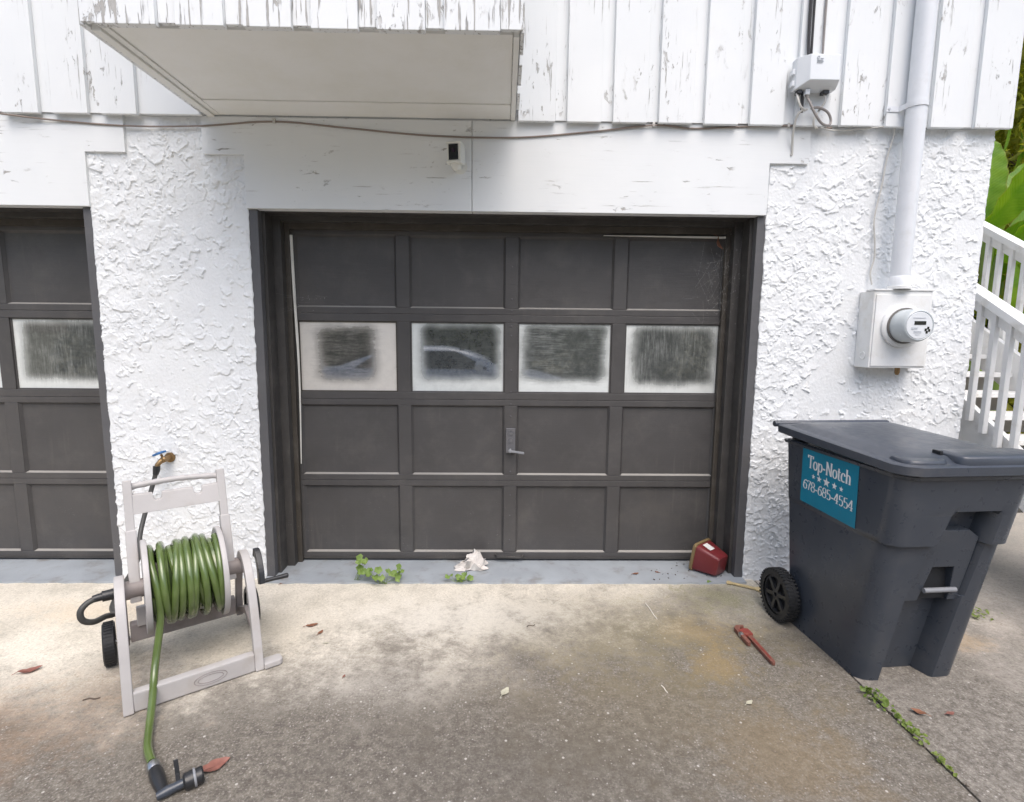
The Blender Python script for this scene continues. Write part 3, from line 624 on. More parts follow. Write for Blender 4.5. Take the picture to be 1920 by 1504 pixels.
# ------------------------------------------------------------------ hose reel cart
CO = Vector((-1.495, -1.183, 0)); CT = .627; W = .482
reel = empty('hose_reel_cart', tuple(CO), CT); tag(reel, 'pale taupe plastic hose reel cart with black wheels beside the stucco pier', 'hose reel')
def loc(a, t, z): return CO + Vector((math.cos(CT)*a-math.sin(CT)*t, math.sin(CT)*a+math.cos(CT)*t, z))
HT, HZ, TT, TZ = .288, .394, .444, .845
for sx in (0, 1):
    a = 0 if sx == 0 else W; si = 1 if sx == 0 else -1
    lg = MB().bar(bez([(a, .33, .40), (a, .27, .455), (a, .19, .455), (a, .12, .39), (a, .06, .26), (a, .02, .12), (a, -.004, 0)], 6), .036, .040, (1, 0, 0)); lg.build('front_leg', 'reel_plastic', reel, bevel=.005)
    MB().bar(bez([(a+si*.002, .30, .43), (a+si*.002, .38, .34), (a+si*.002, .43, .20), (a+si*.002, .445, .07)], 5), .030, .040, (1, 0, 0)).build('rear_strut', 'reel_grey', reel, bevel=.004)
    MB().bar([(a+si*.002, .445, .095), (a+si*.002, .22, .19), (a+si*.002, .03, .16)], .022, .030, (1, 0, 0)).build('side_brace', 'reel_grey', reel, bevel=.003)
    u = a+si*.054
    MB().bar([(u, HT-.012, HZ-.055), (u, HT+.01, HZ+.03), (u, (HT+TT)/2+.01, (HZ+TZ)/2+.015)], .042, .052, (1, 0, 0)).build('upright', 'reel_plastic', reel, bevel=.006)
    MB().bar([(u, (HT+TT)/2+.002, (HZ+TZ)/2-.01), (u, TT, TZ+.004)], .034, .042, (1, 0, 0)).build('upright_extension', 'reel_plastic', reel, bevel=.004)
    hub = MB(); hub.lathe([(.040, -.05), (.040, .05), (.03, .055)], T(a+si*.045, HT, HZ) @ RY(R(90)), 20); hub.build('hub', 'reel_grey', reel, smooth=True)
    fa = a+si*.095
    fl = MB(); fl.lathe([(.06, -.006), (.190, -.006), (.200, -.012), (.206, -.010), (.208, 0), (.206, .010), (.200, .012), (.190, .006), (.06, .006)], T(fa, HT, HZ) @ RY(R(90)), 56); fl.build('drum_flange', 'reel_plastic', reel, smooth=True)
    # wheels
    wa = -.058 if sx == 0 else W+.058
    wh = empty('wheel', (wa, .446, .097)); wh.parent = reel
    ty = MB(); prof = [(.070, -.022), (.090, -.024), (.097, -.018), (.097, .018), (.090, .024), (.070, .022)]
    ty.lathe(prof, RY(R(90)), 40, cap=False)
    for i in range(40):
        b = 2*math.pi*i/40; ty.box(-.019, .019, -.0025, .0025, .095, .0995, RX(b))
    ty.build('tyre', 'black_rubber', wh, smooth=True)
    MB().lathe([(.071, -.016), (.03, -.012), (.014, -.02), (.014, .02), (.03, .012), (.071, .016)], RY(R(90)), 32).build('rim', 'black_plastic', wh, smooth=True)
MB().lathe([(.010, -.05), (.010, W+.05)], T(0, .446, .097) @ RY(R(90)), 12).build('axle', 'steel', reel, smooth=True)
MB().bar([(.022, .425, .135), (W-.022, .425, .135)], .085, .05, (0, 0, 1)).build('axle_housing', 'reel_grey', reel, bevel=.006)
MB().lathe([(.095, .085), (.095, W-.085)], T(0, HT, HZ) @ RY(R(90)), 32).build('drum', 'reel_grey', reel, smooth=True)
MB().bar([(.05, .40, .215), (W-.05, .40, .215)], .09, .03, (0, 0, 1)).build('rear_crossbar', 'reel_plastic', reel, bevel=.004)
# handle and notched cross panel
u0, u1 = .054, W-.054
gp = MB(); n = 24; path = []; rad = []
for i in range(n+1):
    q = i/n; path.append((u0+(u1-u0)*q, TT+.002, TZ-.028+.012*math.sin(math.pi*q))); rad.append(.0135+.0016*math.sin(i*1.9)+.004*(abs(q-.5)*2)**6)
gp.tube(path, rad, 10); gp.build('handle', 'reel_plastic', reel, smooth=True)
def nt(c): return [(c-.018, .785), (c-.016, .762), (c-.008, .753), (c+.008, .753), (c+.016, .762), (c+.018, .785)]
pl = [(u0, .705), (u1, .705), (u1, .790)]+[(x, z) for c in (W-.155, .165) for x, z in reversed(nt(c))]+[(u0, .790)]
tl = (TT-HT)/(TZ-HZ)
cp = MB().prism(pl, -.014, .014); cp.v = [(x, HT+(z-HZ)*tl+y-.004, z) for x, y, z in cp.v]; cp.build('cross_panel', 'reel_plastic', reel, bevel=.003)
# front foot bar
fb = MB().bar([(.018, .004, .045), (W-.018, .004, .045)], .082, .040, (0, 0, 1)); fbo = fb.build('foot_bar', 'reel_plastic', reel, bevel=.006)
ov = MB()
for rx, rz in ((.062, .026), (.048, .017)):
    ov.tube([(W*.60+rx*math.cos(2*math.pi*i/36), -.0172, .045+rz*math.sin(2*math.pi*i/36)) for i in range(37)], .0012, 5, cap=False)
ov.build('oval_emblem', 'reel_grey', fbo)
tb = MB().prism([(W+.018, -.030), (W+.085, -.030), (W+.098, -.018), (W+.098, .016), (W+.085, .028), (W+.018, .028)], .004, .030, 'z'); tb.build('foot_tab', 'reel_plastic', reel, bevel=.005)
# crank
ck = MB().bar(bez([(W+.062, HT+.01, HZ+.05), (W+.068, HT-.015, HZ+.035), (W+.068, HT-.060, HZ-.02), (W+.066, HT-.085, HZ-.085)], 5), .026, .050, (1, 0, 0)).build('crank_arm', 'black_plastic', reel, bevel=.004)
MB().lathe([(.011, .0), (.010, .06), (.013, .115), (.009, .12)], T(W+.070, HT-.082, HZ-.075) @ RY(R(90)), 14).build('crank_grip', 'black_plastic', ck, smooth=True)
MB().lathe([(.018, -.06), (.018, .0), (.024, .002), (.024, .012)], T(-.02, HT, HZ) @ RY(R(-90)), 16).build('inlet', 'black_plastic', reel, smooth=True)

# green hose wound on the drum, its tail running to the nozzle
HR = .0150
pts = []
turns = 9; N = 60
def wind(r, a0, a1, turns, ph, seed, dirn=1):
    rr = random.Random(seed); off = [rr.uniform(-.014, .014) for _ in range(turns+2)]; sk = [rr.uniform(-.034, .034) for _ in range(turns+2)]; rad = [rr.uniform(-.009, .012) for _ in range(turns+2)]
    out = []
    for i in range(turns*36+1):
        q = i/36; j = int(q); fr = q-j
        lerp = lambda L: L[j]*(1-fr)+L[j+1]*fr
        th = ph+2*math.pi*q*dirn
        a = a0+(a1-a0)*(q/turns)+lerp(off)+lerp(sk)*math.sin(th)
        out.append((min(max(a, min(a0, a1)-.004), max(a0, a1)+.004), HT-math.cos(th)*(r+lerp(rad)), HZ+math.sin(th)*(r+lerp(rad))))
    return out
inner = wind(.122, .118, W-.118, 9, 0, 5); inner2 = wind(.146, W-.118, .118, 9, 0, 8)
outer = wind(.168, .366, .118, 9, math.pi*.5, 23, -1)[:int(8.25*36)+1]
# outer layer ends at the front, then falls to the ground
end = outer[-1]
wpath = [loc(*p) for p in outer]
tail_px = [((292, 1200), .20), ((290, 1255), .125), ((286, 1310), .06), ((281, 1355), .026), ((277, 1392), .0165), ((279, 1412), .0165), ((285, 1430), .018)]
ea, et, ez = outer[-1]; tail = [loc(ea, et, ez), loc(ea-.002, et-.010, ez-.10)]+[at_z(u, v, z) for (u, v), z in tail_px[1:]]
full = wpath[:-1]+bez(tail, 8)
hose = empty('garden_hose', tuple(at_z(281, 1400, 0))); tag(hose, 'green garden hose wound on the reel with its end lying on the concrete', 'hose')
k = T(*(-Vector(hose.location)))
P(MB().tube(full, HR, 10), 'hose_tail', 'hose_green', hose, smooth=True)
P(MB().tube([loc(*p) for p in inner2], HR, 8), 'hose_coil', 'hose_green', hose, smooth=True)
P(MB().tube([loc(*p) for p in inner], HR, 8), 'hose_coil', 'hose_dark_green', hose, smooth=True)

# spray nozzle
p0 = at_z(287, 1434, .020); p1 = at_z(306, 1487, .020); p2 = at_z(344, 1468, .026); p3 = at_z(382, 1450, .030)
nz = empty('spray_nozzle', (p1.x, p1.y, 0)); tag(nz, 'scuffed black pistol spray nozzle at the end of the green hose', 'spray nozzle')
k = T(-p1.x, -p1.y, 0)
P(MB().tube([p0, p0.lerp(p1, .16), p0.lerp(p1, .20)], [.021, .023, .020], 14), 'coupling', 'steel', nz, smooth=True)
P(MB().tube([p0.lerp(p1, .20), p0.lerp(p1, .32), p0.lerp(p1, .62), p0.lerp(p1, .9), p1], [.019, .0225, .0215, .017, .014], 14), 'grip', 'black_plastic', nz, smooth=True)
P(MB().tube([p1+Vector((-.014, -.012, -.002)), p1.lerp(p2, .2), p1.lerp(p2, .6), p2], [.012, .017, .0145, .015], 14), 'barrel', 'bin_plastic', nz, smooth=True)
d = (p3-p2); hd = P(MB().tube([p2, p2+d*.10, p2+d*.55, p2+d*.6, p2+d*.92, p3], [.020, .027, .029, .026, .027, .023], 20), 'spray_head', 'black_plastic', nz, smooth=True)
P(MB().tube([p2+d*.50, p2+d*.54, p2+d*.60, p2+d*.63], [.0285, .030, .030, .0285], 20), 'head_ring', 'grey_bar', hd, smooth=True)
q = at_z(333, 1452, .03); r = at_z(329, 1424, .075)
P(MB().bar([p1.lerp(p2, .75)+Vector((0, 0, .006)), q, r], .014, .007, (1, .3, 0)), 'trigger', 'black_plastic', nz, bevel=.002)

# leader hose between spigot and reel
hubL = loc(-.10, HT, HZ)
lead = [(-2.040, -.087, .728), (-2.052, -.10, .66), (-2.07, -.15, .52), (-2.06, -.24, .38), (-2.00, -.36, .28), tuple(loc(-.035, HT+.33, .215)), tuple(loc(-.03, HT+.16, .235)), tuple(loc(-.06, HT+.07, .27)), tuple(loc(-.098, HT+.0, .290)), tuple(loc(-.132, HT-.02, .318)), tuple(loc(-.136, HT-.02, .358)), tuple(loc(-.108, HT-.01, .386)), tuple(loc(-.06, HT, HZ))]
lh = empty('leader_hose', (-2.04, -.09, 0)); tag(lh, 'dark grey leader hose running from the spigot to the reel cart', 'hose')
k = T(2.04, .09, 0)
P(MB().tube(bez(lead, 9), .0125, 9), 'tube', 'hose_grey', lh, smooth=True)
P(MB().tube([(-2.040, -.087, .738), (-2.042, -.089, .712), (-2.046, -.093, .688)], [.019, .019, .015], 12), 'spigot_coupling', 'black_plastic', lh, smooth=True)
P(MB().tube([loc(-.030, HT, HZ), loc(-.062, HT, HZ), loc(-.064, HT, HZ), loc(-.095, HT-.003, HZ-.002)], [.023, .023, .017, .015], 12), 'reel_coupling', 'black_plastic', lh, smooth=True)

# ------------------------------------------------------------------ wheeled bin
BR = R(4.5); bn = empty('wheeled_bin', (1.86, -.73, -.006), BR); tag(bn, 'large dark grey wheeled trash bin with a teal sticker standing right of the door', 'trash bin')
def lerp(a, b, t): return a+(b-a)*t
def ring(z):
    f = z/.99; sh = -.030*(1-f)
    hw = lerp(.250, .298, f); yF = lerp(-.235, -.375, f); yB = lerp(.275, .375, f)
    if z > .675: yF -= .024; hw += .004
    r = .075; P_ = []
    def arc(cx, cy, a0, a1, n=6, rr=r):
        for i in range(n+1): a = R(lerp(a0, a1, i/n)); P_.append((cx+sh+rr*math.cos(a), cy+rr*math.sin(a), z))
    # channel in the front
    dp = .085 if z < .815 else .0
    if .815 <= z < .83: dp = .02
    if z < .42: xl, xr = lerp(-.135, -.115, z/.42), lerp(.105, .13, z/.42)
    else: xl, xr = lerp(-.115, -.035, min((z-.42)/.4, 1)), lerp(.14, .175, min((z-.42)/.4, 1))
    arc(-hw+.03, yB-.03, 90, 180, 4, .03)
    for j in range(1, 4): P_.append((-hw+sh+(.0 if z > .3 else -.0), lerp(yB-.03, yF+r, j/4), z))
    arc(-hw+r, yF+r, 180, 270)
    e = .012
    P_.append((xl-e+sh, yF, z)); P_.append((xl+sh, yF+min(dp, .012), z)); P_.append((xl+.02+sh, yF+dp, z))
    P_.append((lerp(xl, xr, .5)+sh, yF+dp, z))
    P_.append((xr-.02+sh, yF+dp, z)); P_.append((xr+sh, yF+min(dp, .012), z)); P_.append((xr+e+sh, yF, z))
    arc(hw-r, yF+r, 270, 360)
    for j in range(1, 4): P_.append((hw+sh, lerp(yF+r, yB-.03, j/4), z))
    arc(hw-.03, yB-.03, 0, 90, 4, .03)
    return P_
zz = [0, .012, .10, .2, .3, .4, .419, .421, .5, .58, .64, .662, .672, .678, .70, .76, .81, .814, .832, .86, .92, .96, .995]
body = MB().loft([ring(z) for z in zz])
# soft corner at the base
body.build('body', 'bin_plastic', bn, smooth=True)
# plate in the front channel with the lift-bar opening
pt = MB(); xa, xb = -.105, .135
pt.prism([(xa-.01, .395), (xa+.055, .395), (xa+.062, .44), (xa+.085, .56), (xb-.055, .56), (xb-.045, .44), (xb-.045, .395), (xb+.0, .395), (xb+.012, .56), (xb+.02, .70), (xb-.03, .735), (xa+.07, .735), (xa+.03, .66)], -.275, -.215)
pt.v = [(x-.018, y-.14*(z-.4)/.99*1.15, z) for x, y, z in pt.v]
pto = pt.build('latch_panel', 'bin_plastic', bn, bevel=.004)
MB().box(-.06, .10, -.262, -.240, .40, .57).build('latch_shade', 'bin_hollow_shade', bn)  # near-black slab that paints the shade inside the opening
MB().lathe([(.011, -.075), (.011, .075)], T(.015, -.292, .452) @ RY(R(90)), 12).build('lift_bar', 'grey_bar', bn, smooth=True)
# rim under the lid, lid
def rect(hx, y0, y1, ch, z, rb=.02):
    return [(-hx, y1-rb, z), (-hx, y0+ch, z), (-hx+ch*.35, y0+ch*.35, z), (-hx+ch, y0, z), (hx-ch, y0, z), (hx-ch*.35, y0+ch*.35, z), (hx, y0+ch, z), (hx, y1-rb, z), (hx-rb, y1, z), (-hx+rb, y1, z)]
MB().loft([rect(.306, -.408, .390, .06, .972), rect(.316, -.420, .392, .06, .99)]).build('rim', 'bin_plastic', bn, bevel=.004)
lid = MB().loft([rect(.326, -.430, .415, .075, .992), rect(.332, -.437, .42, .075, .998), rect(.334, -.438, .422, .075, 1.036), rect(.328, -.431, .415, .075, 1.045), rect(.300, -.400, .385, .07, 1.047), rect(.290, -.388, .376, .07, 1.050), rect(.262, -.350, .335, .07, 1.072), rect(.20, -.28, .26, .06, 1.080), rect(.05, -.08, .08, .03, 1.086)])
lid.v = [(x, y, 1.0+(z-1.0)*(.9 if z < 1.04 else .82)+.028*max(0, (y+.30)/.72)) for x, y, z in lid.v]
lid = lid.build('lid', 'lid_plastic', bn, smooth=True)
hp = MB().loft([rect(.20, -.425, -.27, .03, 1.034), rect(.196, -.420, -.275, .03, 1.068), rect(.180, -.405, -.29, .03, 1.075)])
hp.v = [(x+.115, y, z) for x, y, z in hp.v]; hp.build('lid_handle', 'lid_plastic', lid, bevel=.006, smooth=True)
sc_ = MB().loft([rect(.095, -.42, -.29, .04, 1.034), rect(.088, -.415, -.295, .04, 1.054)]); sc_.v = [(x-.20, y+.01, z) for x, y, z in sc_.v]
sc_.build('lid_scoop', 'lid_plastic', lid, bevel=.008, smooth=True)
MB().box(-.102, -.088, -.34, -.30, 1.040, 1.078).build('lid_lug', 'black_plastic', lid, bevel=.004)
MB().lathe([(.015, -.335), (.017, -.33), (.017, .33), (.015, .335)], T(0, .436, 1.062) @ RY(R(90)), 14).build('hinge_bar', 'lid_plastic', bn, smooth=True)
for xx in (-.20, .20): MB().box(xx-.03, xx+.03, .372, .43, .985, 1.055).build('hinge_bracket', 'bin_plastic', bn, bevel=.004)
for sx in (-1, 1):
    wh = empty('wheel', (sx*.300-.03, .290, .146)); wh.parent = bn
    ty = MB(); ty.lathe([(.104, -.026), (.128, -.028), (.137, -.020), (.137, .020), (.128, .028), (.104, .026)], RY(R(90)), 48, cap=False)
    for i in range(44):
        b = 2*math.pi*i/44
        for s2 in (-1, 1): ty.box(min(0, s2*.030), max(0, s2*.030), -.0045, .0045, .126, .1405, RX(b+(.035 if s2 > 0 else -.035)))
    ty.build('tyre', 'black_rubber', wh, smooth=True)
    rm = MB(); rm.lathe([(.105, -.020), (.092, -.022), (.090, -.004), (.090, .004), (.092, .022), (.105, .020)], RY(R(90)), 40, cap=False)
    rm.lathe([(.090, -.004), (.03, -.004), (.028, -.018), (.012, -.020), (.012, .020), (.028, .018), (.03, .004), (.090, .004)], RY(R(90)), 40)
    for i in range(6):
        b = 2*math.pi*i/6+.3; rm.box(-.019, .019, -.010, .010, .022, .093, RX(b))
    rm.build('rim', 'black_plastic', wh, bevel=.0, smooth=True)
MB().lathe([(.011, -.30), (.011, .27)], T(-.015, .290, .146) @ RY(R(90)), 12).build('axle', 'steel', bn, smooth=True)

# sticker with its lettering
def side_pt(y, z, out=0.0):                       # point on the left flank of the bin, local
    f = z/.99; hw = lerp(.250, .298, f)+(.004 if z > .675 else 0); return Vector((-hw-.030*(1-f)-out, y, z))
# sticker frame: u runs towards the front (-y), v runs up
S0 = Vector((0, .222, .990)); SW, SH = .385, .292; shear = 0.0
def stk(u, v, out):
    return side_pt(S0.y-u, S0.z-SH+v-.012*u/SW, out)
n = 8
g = MB(); rs = []
for o_ in (.0012, .0024):
    for j in range(n+1): rs.append([stk(SW*i/n, SH*j/n, o_) for i in range(n+1)])
for b in (0, n+1):
    pass
vv = [p for r_ in rs[n+1:] for p in r_]; ff = [(j*(n+1)+i, j*(n+1)+i+1, (j+1)*(n+1)+i+1, (j+1)*(n+1)+i) for j in range(n) for i in range(n)]
stko = g.add(vv, ff).build('sticker', 'sticker_teal', bn); stko['label'] = 'teal sticker with white lettering'
def ell(cx, cy, rx, ry, a0=0, a1=360, n=22): return [(cx+rx*math.cos(R(a0+(a1-a0)*i/n)), cy+ry*math.sin(R(a0+(a1-a0)*i/n))) for i in range(n+1)]
GL = {
 'T': (.72, [[(.02, .97), (.70, .97)], [(.36, .97), (.36, 0)], [(.22, .02), (.50, .02)], [(.03, 1.0), (.03, .78)], [(.69, 1.0), (.69, .78)]]),
 'o': (.60, [ell(.30, .32, .23, .31)]), 'p': (.66, [[(.14, .64), (.14, -.28)], ell(.36, .32, .22, .31), [(.02, -.27), (.27, -.27)], [(.02, .63), (.14, .63)]]),
 '-': (.40, [[(.05, .33), (.35, .33)], [(.05, .36), (.35, .36)], [(.05, .30), (.35, .30)]]),
 'N': (.86, [[(.16, 0), (.16, .98)], [(.16, .98), (.68, .02)], [(.70, .0), (.70, .98)], [(.04, .98), (.2, .98)], [(.04, .02), (.28, .02)], [(.58, .98), (.82, .98)]]),
 't': (.42, [[(.17, .86), (.17, .14)]+ell(.29, .14, .12, .13, 180, 320, 8), [(.02, .62), (.38, .62)]]),
 'c': (.54, [ell(.30, .32, .23, .31, 50, 310), [(.44, .56), (.46, .44)]]),
 'h': (.68, [[(.15, 1.0), (.15, 0)], [(.15, .44)]+ell(.33, .44, .18, .19, 150, 0, 8)+[(.51, 0)], [(.04, .98), (.15, .98)], [(.04, .02), (.27, .02)], [(.40, .02), (.62, .02)]]),
 '6': (.60, [ell(.30, .31, .23, .30), [(.08, .33), (.10, .62), (.22, .88), (.42, .98)], [(.42, .98), (.46, .86)]]),
 '7': (.54, [[(.04, .97), (.50, .97)], [(.50, .97), (.30, .5), (.22, 0)], [(.04, .98), (.04, .80)]]),
 '8': (.60, [ell(.30, .25, .24, .25), ell(.30, .74, .20, .24)]), '5': (.58, [[(.48, .98), (.10, .96)], [(.10, .96), (.10, .52)], [(.10, .52)]+ell(.28, .30, .23, .30, 120, -140)]),
 '4': (.62, [[(.40, 1.0), (.02, .28)], [(.02, .28), (.58, .28)], [(.41, 1.0), (.41, 0)], [(.28, .02), (.54, .02)]]),
}
def lettering(text, u0, v0, hgt, width, out):
    tot = sum(GL[c][0] for c in text); sx = width/tot; mb = MB(); x = u0; lay = 0
    for ch in text:
        w, strokes = GL[ch]
        for st_ in strokes:
            q = [Vector((a*sx+x, b*hgt+v0, 0)) for a, b in st_]; lay += 1; rings = []
            for i, p in enumerate(q):
                t = (q[min(i+1, len(q)-1)]-q[max(i-1, 0)]); t = t.normalized() if t.length else Vector((1, 0, 0))
                nr = Vector((-t.y, t.x, 0)); wd = hgt*(.030+.050*abs(t.y)**1.5)
                rings.append((p+nr*wd, p-nr*wd))
            o2 = out+lay*.00002
            v = [stk(p.x, p.y, o2) for r_ in rings for p in r_]
            mb.add(v, [(2*i, 2*i+1, 2*i+3, 2*i+2) for i in range(len(rings)-1)])
        x += w*sx
    return mb.build('lettering', 'print_white', stko)
lettering('Top-Notch', .045, .186, .064, .300, .0030)
lettering('678-685-4554', .018, .072, .048, .350, .0030)
for i, (u, r_) in enumerate(((.092, .014), (.134, .0185), (.186, .025), (.241, .0185), (.286, .014))):
    ps = [stk(u+(r_ if q % 2 == 0 else r_*.42)*math.sin(math.pi*q/5), .150+(r_ if q % 2 == 0 else r_*.42)*math.cos(math.pi*q/5), .0031) for q in range(10)]
    cen = stk(u, .150, .0031)
    MB().add([cen]+ps, [(0, q+1, (q+1) % 10+1) for q in range(10)]).build('star', 'print_white', stko)

# ------------------------------------------------------------------ small things on the ground
# red pot on its side
pd = Vector((.62, -.78, -.16)).normalized(); px_ = Vector((0, 0, 1)).cross(pd).normalized(); pz_ = pd.cross(px_)
pc0 = Vector((1.300, .140, .108))
pot = empty('plant_pot', (1.34, .06, .012)); tag(pot, 'dark red square plastic plant pot lying on its side by the right jamb', 'plant pot')
k = T(-1.34, -.06, -.012)
def sq(h, d, r=.30, n=5):
    out = []
    for qx, qy, a0 in ((1, 1, 0), (-1, 1, 90), (-1, -1, 180), (1, -1, 270)):
        for i in range(n+1):
            a = R(a0+90*i/n); out.append(pc0+pd*d+px_*(qx*h*(1-r)+h*r*math.cos(a))+pz_*(qy*h*(1-r)+h*r*math.sin(a)))
    return out
P(MB().loft([sq(.078, .03), sq(.088, .0), sq(.090, .008), sq(.078, .075), sq(.064, .150), sq(.058, .162), sq(.045, .166)]), 'shell', 'pot_red', pot, smooth=True)
P(MB().loft([sq(.092, -.006), sq(.096, .0), sq(.096, .014), sq(.090, .016)]), 'rim', 'pot_rim', pot, smooth=True)
def onpot(u, v): h = lerp(.0945, .0675, v/.15); return pc0+pd*v+pz_*(h+.0012)*1.0-px_*u
P(MB().add([onpot(-.012, .030), onpot(.040, .030), onpot(.040, .088), onpot(-.012, .088)], [(0, 1, 2, 3)]), 'paper_label', 'paper', pot)

# crumpled rag
rg = np.random.default_rng(4); rings = []
for j, (rad, z, ox, oy) in enumerate(((.098, .004, -.005, 0), (.095, .010, -.004, 0), (.080, .030, .004, .004), (.064, .058, .010, .008), (.046, .084, .014, .012), (.024, .098, .030, .014), (.008, .106, .036, .015))):
    ring_ = []
    for i in range(120):
        a = 2*math.pi*i/120; rdg = lambda k_, p: 1-2*abs(math.sin(k_*a*.5+p))
        f = 1+.22*rdg(3, .8*j+.4)+.15*rdg(4, 1.7*j+2)+.06*rdg(9, 2.3*j)
        ring_.append((-.190+ox+rad*f*1.15*math.cos(a), .120+oy+rad*f*.60*math.sin(a), .012+z+(.018*rdg(3, j*1.1)+.012*rdg(5, 2+j*.8) if 1 < j < 6 else .006*max(0, rdg(9, 1)) if j else 0)))
    rings.append(ring_)
tag(MB().loft(rings).build('rag', 'cloth', smooth=True), 'crumpled off-white rag lying at the foot of the garage door', 'rag')

# pipe wrench
wa, wb_ = at_z(1451, 1249), at_z(1391, 1183); ang = math.atan2(wb_.y-wa.y, wb_.x-wa.x); L_ = (wb_-wa).length
wr = empty('pipe_wrench', (wa.x, wa.y, .0), ang); tag(wr, 'rusty red pipe wrench lying on the concrete in front of the bin', 'pipe wrench')
hnd = MB().prism([(0, -.006), (.010, -.011), (.03, -.011), (L_*.70, -.014), (L_*.78, -.018), (L_*.78, .012), (L_*.7, .010), (.03, .010), (.010, .010), (0, .005)], .002, .020, 'z').build('handle', 'wrench_rust', wr, bevel=.003)
MB().prism([(.03, -.005), (L_*.66, -.007), (L_*.66, .004), (.03, .004)], .0195, .0215, 'z').build('web', 'wrench_red', hnd, bevel=.001)
MB().prism([(L_*.76, -.022), (L_*.93, -.020), (L_*.96, .006), (L_*.90, .034), (L_*.78, .036), (L_*.74, .016)], .001, .026, 'z').build('housing', 'wrench_red', wr, bevel=.003)
MB().prism([(L_*.52, .030), (L_*.56, .024), (L_*.93, .024), (L_*1.0, .012), (L_*1.04, -.016), (L_*1.07, -.012), (L_*1.07, .026), (L_*1.0, .044), (L_*.56, .046), (L_*.52, .042)], .003, .023, 'z').build('hook_jaw', 'wrench_rust', wr, bevel=.003)
MB().lathe([(.012, -.012), (.014, -.008), (.014, .008), (.012, .012)], T(L_*.80, .034, .014) @ RY(R(90)), 14).build('adjusting_nut', 'steel', wr, smooth=True)

# cream coloured spanner by the wheel
sa, sb = at_z(1362, 1094), at_z(1432, 1110); ang = math.atan2(sb.y-sa.y, sb.x-sa.x); L_ = (sb-sa).length
spn = [(0, -.012), (.008, -.019), (.022, -.017), (.034, -.010), (L_-.05, -.012), (L_-.035, -.022), (L_, -.026), (L_+.006, -.012), (L_-.02, -.004), (L_-.02, .006), (L_+.006, .016), (L_, .028), (L_-.035, .022), (L_-.05, .010), (.034, .008), (.022, .015), (.008, .017), (0, .010)]
o = MB().prism(spn, .003, .013, 'z').build('spanner', 'spanner_cream', bevel=.002); o.location = (sa.x, sa.y, .002); o.rotation_euler = (0, 0, ang)
tag(o, 'flat cream coloured open spanner half under the bin wheel', 'spanner')

# fallen leaves and twigs
def dry_leaf(u, v, L, rz, m, label, z=.003, curl=.25, wide=.52):
    p = at_z(u, v, z); n = 7; s_ = MB(); vs = []
    for i in range(n+1):
        q = i/n; w = L*wide*math.sin(math.pi*min(q*1.05, 1))**.8*(1+.12*math.sin(i*2.3)); zc = curl*L*(q-.5)**2*1.2
        vs += [((q-.5)*L, -w/2, zc+.10*L*abs(math.sin(i*1.7))*.4+w*.10), ((q-.5)*L, 0, zc), ((q-.5)*L, w/2, zc+w*.14+.04*L*math.cos(i))]
    fs = []
    for i in range(n):
        a = i*3; fs += [(a, a+3, a+4, a+1), (a+1, a+4, a+5, a+2)]
    s_.add(vs, fs); s_.tube([(-.75*L, 0, .001), (-.5*L, 0, curl*L*.3), (0, 0, .001)], .0012, 5)
    o = s_.build('fallen_leaf', m, smooth=True); o.location = (p.x, p.y, z); o.rotation_euler = (0, 0, R(rz)); return tag(o, label, 'leaf', 'fallen leaves')
dry_leaf(585, 1173, .060, 20, 'leaf_brown', 'curled brown fallen leaf right of the hose reel, the upper of two close together')
dry_leaf(601, 1186, .040, 70, 'leaf_brown', 'small brown fallen leaf right of the hose reel, the lower of two close together')
dry_leaf(404, 1437, .095, 38, 'leaf_red', 'large reddish fallen leaf beside the spray nozzle', wide=.62)
dry_leaf(57, 1258, .085, 30, 'leaf_red', 'reddish fallen leaf left of the hose reel near the left edge', curl=.4)
dry_leaf(947, 1298, .060, 60, 'leaf_pale', 'pale dry leaf on the concrete in front of the garage door', wide=.55)
dry_leaf(1722, 1335, .055, 140, 'leaf_brown', 'dark curled fallen leaf before the bin on the side pavement, left of two')
dry_leaf(1782, 1338, .040, 10, 'leaf_red', 'small reddish fallen leaf before the bin on the side pavement, right of two')
dry_leaf(1192, 1076, .045, 15, 'leaf_brown', 'brown fallen leaf on the grey threshold near the red pot', z=.014)
dry_leaf(1405, 1318, .040, 30, 'leaf_pale', 'small pale dry leaf on the concrete below the pipe wrench')
dry_leaf(645, 1268, .022, 80, 'leaf_red', 'tiny red leaf scrap on the concrete right of the reel foot')
dry_leaf(1232, 1073, .03, 150, 'leaf_brown', 'small brown leaf scrap on the threshold nearest the red pot', z=.014)
dry_leaf(528, 1094, .03, 60, 'leaf_brown', 'small brown leaf scrap at the left end of the threshold')
dry_leaf(612, 1206, .026, 10, 'leaf_pale', 'small yellowish leaf scrap below the two brown leaves right of the reel')
def twig(u0, v0, u1, v1, r, m, label, kink=.006):
    a, b = at_z(u0, v0, r), at_z(u1, v1, r); n = Vector((-(b-a).y, (b-a).x, 0)).normalized()
    o = MB().tube(bez([a, a.lerp(b, .35)+n*kink, a.lerp(b, .7)-n*kink*.5, b], 5), [r]*15+[r*.7], 6).build('twig', m, smooth=True); tag(o, label, 'twig', 'twigs on the concrete')
twig(155, 1313, 188, 1308, .003, 'twig', 'short dark twig on the concrete left of the hose reel')
twig(1210, 1131, 1232, 1161, .003, 'twig_pale', 'thin pale stick on the concrete left of the pipe wrench', .002)
twig(988, 1176, 1003, 1171, .0022, 'twig', 'tiny curled dark twig on the concrete before the door', .010)
twig(1240, 1285, 1252, 1299, .0022, 'twig_pale', 'tiny pale stick fragment on the concrete below the thin pale stick', .002)
